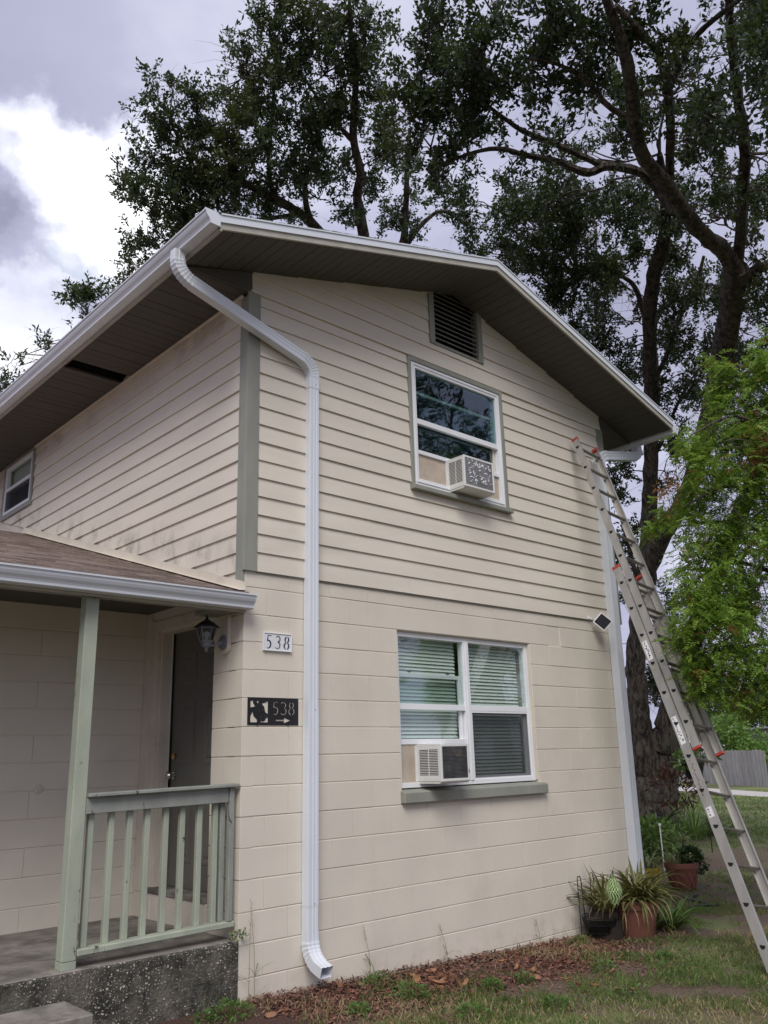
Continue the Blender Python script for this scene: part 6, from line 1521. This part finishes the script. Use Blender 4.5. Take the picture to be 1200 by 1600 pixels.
# feathery cypress beside the ladder
cb_ = at(1330, 1300, 9.6); cb_[2] = gz(cb_[0], cb_[1])
def cypress():
    rnd = random.Random(31); t_ = thing('cypress_tree', 'feathery light green cypress with drooping sprays and bare twigs beside the ladder', 'tree', tuple(cb_))
    mb = MB(); tw = MB(); skel = []
    skel += limb_tube(mb, [(1345, 1420, 9.7, 0.17), (1335, 1250, 9.6, 0.15), (1325, 1050, 9.5, 0.13), (1310, 850, 9.4, 0.10), (1290, 650, 9.3, 0.07), (1280, 480, 9.3, 0.035)], rnd, 9)
    lm = [((1320, 1060), (1240, 1010), (1170, 1010), (1100, 1045)), ((1318, 960), (1220, 900), (1140, 880), (1075, 915)), ((1310, 860), (1220, 790), (1140, 760), (1070, 790)),
          ((1300, 760), (1220, 690), (1150, 650), (1080, 680)), ((1292, 680), (1240, 600), (1180, 580), (1120, 600)), ((1322, 1120), (1250, 1080), (1190, 1070), (1130, 1070)), ((1300, 720), (1230, 640), (1160, 690), (1110, 720)),
          ((1312, 900), (1210, 840), (1130, 815), (1050, 825))]
    for q, l in enumerate(lm):
        d0 = 9.4; ds = rnd.uniform(-1.3, 0.5)
        skel += limb_tube(mb, [(l[0][0], l[0][1], d0, 0.035), (l[1][0], l[1][1], d0 + ds * .4, 0.024), (l[2][0], l[2][1], d0 + ds * .8, 0.015), (l[3][0], l[3][1], d0 + ds, 0.006)], rnd, 6)
    blobs = [(1128, 575, 20, 30, 9.2), (1115, 610, 18, 26, 9.2), (1180, 600, 26, 50, 9), (1200, 570, 26, 30, 9), (1110, 670, 40, 44, 9.0), (1160, 690, 46, 46, 8.8), (1098, 720, 30, 40, 8.8), (1140, 760, 50, 44, 8.6), (1086, 780, 22, 34, 8.8), (1030, 805, 18, 26, 9.4), (1015, 830, 8, 14, 9.4), (1190, 760, 40, 50, 8.8), (1110, 830, 46, 40, 8.7), (1170, 850, 46, 46, 8.6),
             (1086, 880, 28, 34, 8.6), (1130, 905, 46, 40, 8.5), (1078, 935, 28, 36, 8.4), (1110, 970, 50, 40, 8.3), (1072, 985, 22, 32, 8.3), (1180, 950, 46, 44, 8.8), (1096, 1022, 30, 30, 8.3), (1140, 1022, 44, 34, 8.4), (1190, 1030, 38, 38, 8.6), (1112, 1062, 36, 28, 8.4), (1165, 1078, 38, 28, 8.6), (1200, 1095, 26, 24, 8.8), (1098, 1056, 18, 22, 8.3), (1165, 640, 40, 40, 9), (1200, 680, 36, 44, 9), (1240, 700, 50, 70, 9.2), (1240, 850, 50, 80, 9.2), (1240, 1000, 50, 80, 9.2), (1240, 580, 40, 60, 9.2)]
    blobs += [(1300, 520, 44, 60, 9.3), (1300, 640, 60, 70, 9.6), (1340, 760, 60, 70, 9.8), (1380, 640, 50, 60, 9.6), (1330, 900, 60, 70, 9.9), (1400, 850, 60, 70, 9.5), (1390, 990, 60, 60, 9.4), (1310, 1020, 50, 60, 10.2), (1290, 430, 30, 50, 9.3), (1280, 780, 50, 60, 10.2), (1440, 940, 50, 60, 9.4)]
    V, VB = [], []; sk = np.array(skel)
    for (bx, by, rx, ry, d) in blobs:
        c = at(bx, by, d); sx, sy = rx * d / FPX, ry * d / FPX
        j = np.argmin(np.linalg.norm(sk - c, axis=1)); hub = branch_to(tw, sk[j], c, 0.009, rnd, 6, 0.12, 4)
        for w in range(6): branch_to(tw, hub[rnd.randint(2, 6)], c + np.array([rnd.gauss(0, sx * .9), rnd.gauss(0, sx * .9), rnd.gauss(0, sy * .9)]), 0.0035, rnd, 4, 0.15, 3)
        nt = int(rx * ry * 0.14) + 14
        ns = 6; sub = unit(ns) * 0.7
        for q in range(nt):
            s3 = sub[rnd.randrange(ns)] + RNG.normal(0, 0.33, 3); b0 = c + RGT * s3[0] * sx + UPV * s3[1] * sy + FWD * s3[2] * (sx + sy) * 0.6
            az = rnd.uniform(0, 2 * math.pi); ax = np.array((math.cos(az), math.sin(az), rnd.uniform(-0.9, 0.35))); ax /= np.linalg.norm(ax)
            sd = np.cross(ax, np.array((rnd.gauss(0, .4), rnd.gauss(0, .4), 1))); sd /= np.linalg.norm(sd); L_ = rnd.uniform(0.08, 0.19); k_ = 18
            f = np.linspace(0.05, 1, k_); sg = np.where(np.arange(k_) % 2 == 0, 1, -1)[:, None]
            C = b0 + ax * (f * L_)[:, None] - np.array((0, 0, 1)) * (0.35 * L_ * f ** 2)[:, None]
            Dl = ax * 0.75 + sd * sg * 0.9 + RNG.normal(0, 0.18, (k_, 3)) - np.array((0, 0, 0.25))
            ll = 0.046 * (1.15 - 0.75 * f) * rnd.uniform(0.8, 1.3)
            q4 = leaf_quads(C, Dl, np.cross(ax, sd) + RNG.normal(0, .25, (k_, 3)), ll, np.full(k_, 0.0135))
            (VB if rnd.random() < 0.045 else V).append(q4)
    for (bx, by) in ((1190, 690), (1185, 715), (1045, 770), (1150, 1085), (1085, 1010)):
        for q in range(26):
            b0 = at(bx + rnd.gauss(0, 12), by + rnd.gauss(0, 12), 8.6 + rnd.uniform(-.2, .2)); k_ = 9
            VB.append(leaf_quads(np.repeat(b0[None], k_, 0) + RNG.normal(0, .03, (k_, 3)), unit(k_) + np.array((0, 0, -.5)), unit(k_), RNG.uniform(.03, .07, k_), np.full(k_, .011)))
    for q in range(26):                                                # bare grey twigs
        a = at(rnd.uniform(1120, 1220), rnd.uniform(640, 1000), rnd.uniform(8.2, 8.8)); p_ = branch_to(tw, a, a + np.array([rnd.gauss(0, .25), rnd.gauss(0, .2), rnd.gauss(-.05, .2)]), 0.006, rnd, 6, 0.2, 4)
        for w in range(3): branch_to(tw, p_[rnd.randint(1, 5)], p_[-1] + np.array([rnd.gauss(0, .12) for _ in range(3)]), 0.003, rnd, 4, 0.2, 3)
    o1 = mb.build('trunk', M['bark'], t_, 0, True); o2 = tw.build('twigs', M['twig'], t_); o2['kind'] = 'stuff'
    o3 = fast_mesh('crown', np.concatenate(V), 4, 'cypress', t_); o4 = fast_mesh('dead_sprays', np.concatenate(VB), 4, 'cypressbrown', t_)
    for o in (o1, o2, o3, o4): o.location = -t_.location
cypress()

# ------------------------------------------------------------------ ground cover
def blade_field(name, label, cat, n, area, ln, wd, mat, keep):
    P = []
    while len(P) < n:
        x, y = random.uniform(area[0], area[1]), random.uniform(area[2], area[3])
        if keep(x, y): P.append((x, y, gz(x, y) - 0.004))
    C = np.array(P); u = unit(n); u[:, 2] = np.abs(u[:, 2]) * 1.1 + 0.25
    o = fast_mesh(name, leaf_quads(C, u, unit(n) * np.array((1, 1, .15)), RNG.uniform(ln * .5, ln * 1.3, n), RNG.uniform(wd * .7, wd * 1.3, n)), 4, mat); o['kind'] = 'stuff'
    o['label'] = label; o['category'] = cat; return o
def pn(x, y, s=1.0, o=0.0):
    return (math.sin(x * 2.1 * s + 1.3 * math.sin(y * 1.7 * s + o)) + math.sin(y * 2.6 * s + 1.1 * math.sin(x * 1.4 * s - o)) + 0.6 * math.sin((x + y) * 5.3 * s + o) + 0.5 * math.sin((x * 1.3 - y) * 9.1 * s)) / 3.1
def clear_house(x, y): return y < -0.03 or x > 5.06
def lawn_keep(x, y):
    if not clear_house(x, y) or (x < -0.02 and y > -0.05): return False
    v = pn(x, y, 1.1, 0.7)
    bed_ = sstep(y, -0.75 - 0.25 * math.sin(x * 2.2), -0.25) * (1 - sstep(x, 3.4, 4.4))
    if 8.5 < x < 12.5 and -1 < y < 4: v -= 0.45
    return v + 0.5 * pn(x, y, 3.1, 4.0) + 0.16 - 0.8 * bed_ > random.uniform(-0.2, 0.4)
def off_path(x, y):
    q = np.dot(np.array((x, y, 0)) - np.array((pa[0], pa[1], 0)), nrm_); return not (-0.2 < q < 2.8)
blade_field('grass', 'short patchy green grass near the house wall', 'grass', 42000, (-1.3, 6.5, -3.0, 0.0), 0.052, 0.0060, 'grass', lawn_keep)
blade_field('grass', 'short green grass across the side yard', 'grass', 38000, (4.5, 16, -3.5, 7), 0.075, 0.009, 'grass', lawn_keep)
blade_field('grass', 'far lawn grass near the pale drive', 'grass', 30000, (14, 42, 1, 22), 0.10, 0.022, 'grass', off_path)
blade_field('dry_grass', 'straw coloured dry grass scattered through the lawn', 'grass', 13000, (-0.6, 6.5, -3.0, -0.05), 0.055, 0.0055, 'drygrass', lambda x, y: clear_house(x, y) and pn(x, y, 0.9, 2.0) > random.uniform(-0.1, 0.6))
def mulch():
    n = 15000; P = []
    while len(P) < n:
        x, y = random.uniform(0.02, 4.6), random.uniform(-1.5, -0.02)
        k_ = (1 - sstep(-y, 0.35 + 0.22 * pn(x, y, 1.5), 1.15)) * (1 - sstep(x, 3.6, 4.6))
        if random.random() < k_ + 0.10: P.append((x, y, gz(x, y) + random.uniform(0, 0.016) + 0.02 * max(0, 1 - abs(y) * 4)))
    C = np.array(P); u = unit(n); u[:, 2] *= 0.35
    o = fast_mesh('mulch', leaf_quads(C, u, unit(n) * 0.6 + np.array((0, 0, 1.0)), RNG.uniform(0.018, 0.055, n), RNG.uniform(0.008, 0.020, n)), 4, 'mulch'); o['kind'] = 'stuff'
    o['label'] = 'reddish brown bark mulch along the foot of the wall'; o['category'] = 'mulch'
mulch()
# weeds with broad little leaves, in tufts
def weed(px, py, rad, n, ln, wd, label, mat='weed', straps=0):
    p = on(px, py, 'z', -0.08)
    for _ in range(3): p = on(px, py, 'z', gz(p[0], p[1]))
    t_ = thing('weed', label, 'weed', (p[0], p[1], gz(p[0], p[1])), 'weeds in the mulch and lawn')
    if n: small_leaves(t_, (p[0], p[1], p[2] + rad * 0.3), rad, n, ln, wd, mat, 'foliage', 0.45)
    if straps: strap_leaves(t_, (p[0], p[1], p[2]), straps, (0.1, 0.24), (0.004, 0.008), (0.2, 1.3), (0.6, 1.5), 'grass', rad, rp, 'blade')
    fix(t_)
WL = [(820, 1535, 'small leafy weed tuft in the mulch bed midway along the wall'), (945, 1520, 'broad leafy weed patch in the lawn below the wire plant stand'), (640, 1560, 'leafy weed tuft beside the dry brown leaves'), (770, 1545, 'leafy weed tuft in thin mulch left of the larger weed patch'), (905, 1478, 'bright weed tuft at the mulch edge beside the wire plant stand'), (590, 1545, 'grassy weed tuft right of the near downspout mouth'),
      (560, 1585, 'grassy weed tuft in front of the near downspout'), (870, 1580, 'leafy weed tuft far out in the patchy lawn'), (980, 1560, 'weed tuft in the lawn well in front of the terracotta pot'), (1040, 1500, 'weed tuft in the lawn right of the terracotta pot'), (740, 1590, 'leafy weed tuft at the edge of the thin lawn in front of the window'), (360, 1592, 'yellow green weed tuft at the foot of the porch slab corner'), (320, 1598, 'yellow green weed tuft under the porch slab edge')]
for i, (px, py, lb) in enumerate(WL): weed(px, py, 0.075 + 0.03 * (i % 3), 130 + 50 * (i % 4), 0.028, 0.015, lb, 'weed', 8 + 5 * (i % 3))
# tall seeding stalks against the wall
def stalk(px, py, h, label, lean=0.05):
    p = on(px, py, 'y', -0.06); z = gz(p[0], p[1]); rr = random.Random(int(px)); t_ = thing('grass_stalk', label, 'weed', (p[0], p[1], z), 'tall grass stalks by the wall')
    tip = np.array((p[0] - lean, p[1] + 0.02, z + h))
    mk('stem', lambda mb: mb.tube([(p[0], p[1], z - .01), (p[0] - lean * .3, p[1], z + h * .5), tuple(tip)], [0.0025, 0.002, 0.001], 5), 'drygrass', t_)
    V = []
    for i in range(18): 
        q = 0.72 + 0.28 * i / 18; c = np.array((p[0], p[1], z)) + (tip - np.array((p[0], p[1], z))) * q; V.append(leaf_quads(c[None], unit(1) + np.array((0, 0, 1.2)), unit(1), np.array([0.035]), np.array([0.003])))
    fast_mesh('seed_head', np.concatenate(V), 4, 'drygrass', t_)
    strap_leaves(t_, (p[0], p[1], z + h * .25), 3, (0.12, 0.2), (0.005, 0.008), (1.2, 2.2), (0.6, 1.2), 'weed', 0.005, rr, 'blade'); fix(t_)
stalk(580, 1536, 0.36, 'tall seeding grass stalk against the wall right of the near downspout')
stalk(398, 1560, 0.62, 'tall thin dry stalk at the block corner', 0.03); stalk(388, 1556, 0.5, 'shorter thin stalk at the block corner with leaves', -0.02); stalk(700, 1505, 0.3, 'green grass stalk against the wall below the window', 0.06); stalk(845, 1480, 0.22, 'short grass stalk against the wall toward the far end', 0.02)
# little vine on the slab corner
vt = thing('vine', 'tiny green vine sprouting at the porch slab corner', 'weed', (-0.03, -0.02, SZ))
small_leaves(vt, (-0.02, -0.025, SZ + 0.03), 0.05, 40, 0.025, 0.02, 'weed'); small_leaves(vt, (0.03, -0.02, SZ + 0.04), 0.03, 16, 0.025, 0.02, 'weed'); fix(vt)
# curled dry leaves on the mulch
rl = random.Random(3)
for i in range(34):
    px, py = (rl.gauss(685, 22), rl.gauss(1540, 8)) if i < 9 else (rl.uniform(420, 1000), rl.uniform(1500, 1598))
    p = on(px, py, 'z', -0.08); p = on(px, py, 'z', gz(p[0], p[1]))
    if p[1] > -0.05: continue
    s3 = rl.uniform(0.03, 0.055) * (1.25 if i < 9 else 0.85); mb = MB(); rows = []
    for a in np.linspace(-1, 1, 6):
        w = 0.5 * (1 - a * a) ** 0.6 + 0.03; rows.append([(a * s3, b_ * w * s3, 0.35 * s3 * (b_ * b_) + 0.18 * s3 * a * a) for b_ in (-1, -.5, 0, .5, 1)])
    mb.loft(rows, False, False); o = mb.build('dry_leaf', M['orange'], None, 0, True, (p[0], p[1], p[2] + 0.012)); o.rotation_euler = (rl.uniform(-.5, .5), rl.uniform(-.5, .5), rl.uniform(0, 6.28))
    tag(o, 'curled orange brown dry leaf in the drift on the mulch below the window' if i < 9 else 'single curled brown dry leaf lying on mulch or thin grass', 'dry leaf', 'dry leaves in a drift' if i < 9 else 'scattered dry leaves')
# twigs and a stray branch
for px, py, ln2, an, lb in ((760, 1503, 0.40, 0.05, 'pale straight twig lying on the mulch near the wall'), (790, 1515, 0.28, -0.3, 'shorter grey twig on the mulch below the pale one'), (735, 1556, 0.22, 0.1, 'thin pale twig at the outer edge of the mulch')):
    p = on(px, py, 'z', gz(2.2, 0)); tag(mk('twig', lambda mb: mb.tube([(-ln2 / 2, 0, 0.012), (0, 0.012, 0.02), (ln2 / 2, -0.01, 0.012)], [0.006, 0.005, 0.003], 6), 'twig', None, 0, False, (p[0], p[1], gz(p[0], p[1]))), lb, 'twig').rotation_euler = (0, 0, an)
for k_, (px, py, an) in enumerate(((1085, 1405, 0.3), (1100, 1420, -0.5), (1092, 1412, 1.1))):
    p = on(px, py, 'z', -0.15); tag(mk('black_stick', lambda mb: mb.tube([(-0.18, 0, 0.02), (0, 0.03, 0.03), (0.2, 0, 0.02)], 0.014, 6), 'blackmetal', None, 0, False, (p[0], p[1], gz(p[0], p[1]))), 'short black broken stick on the grass beside the pots', 'stick', 'black sticks').rotation_euler = (0, 0, an)
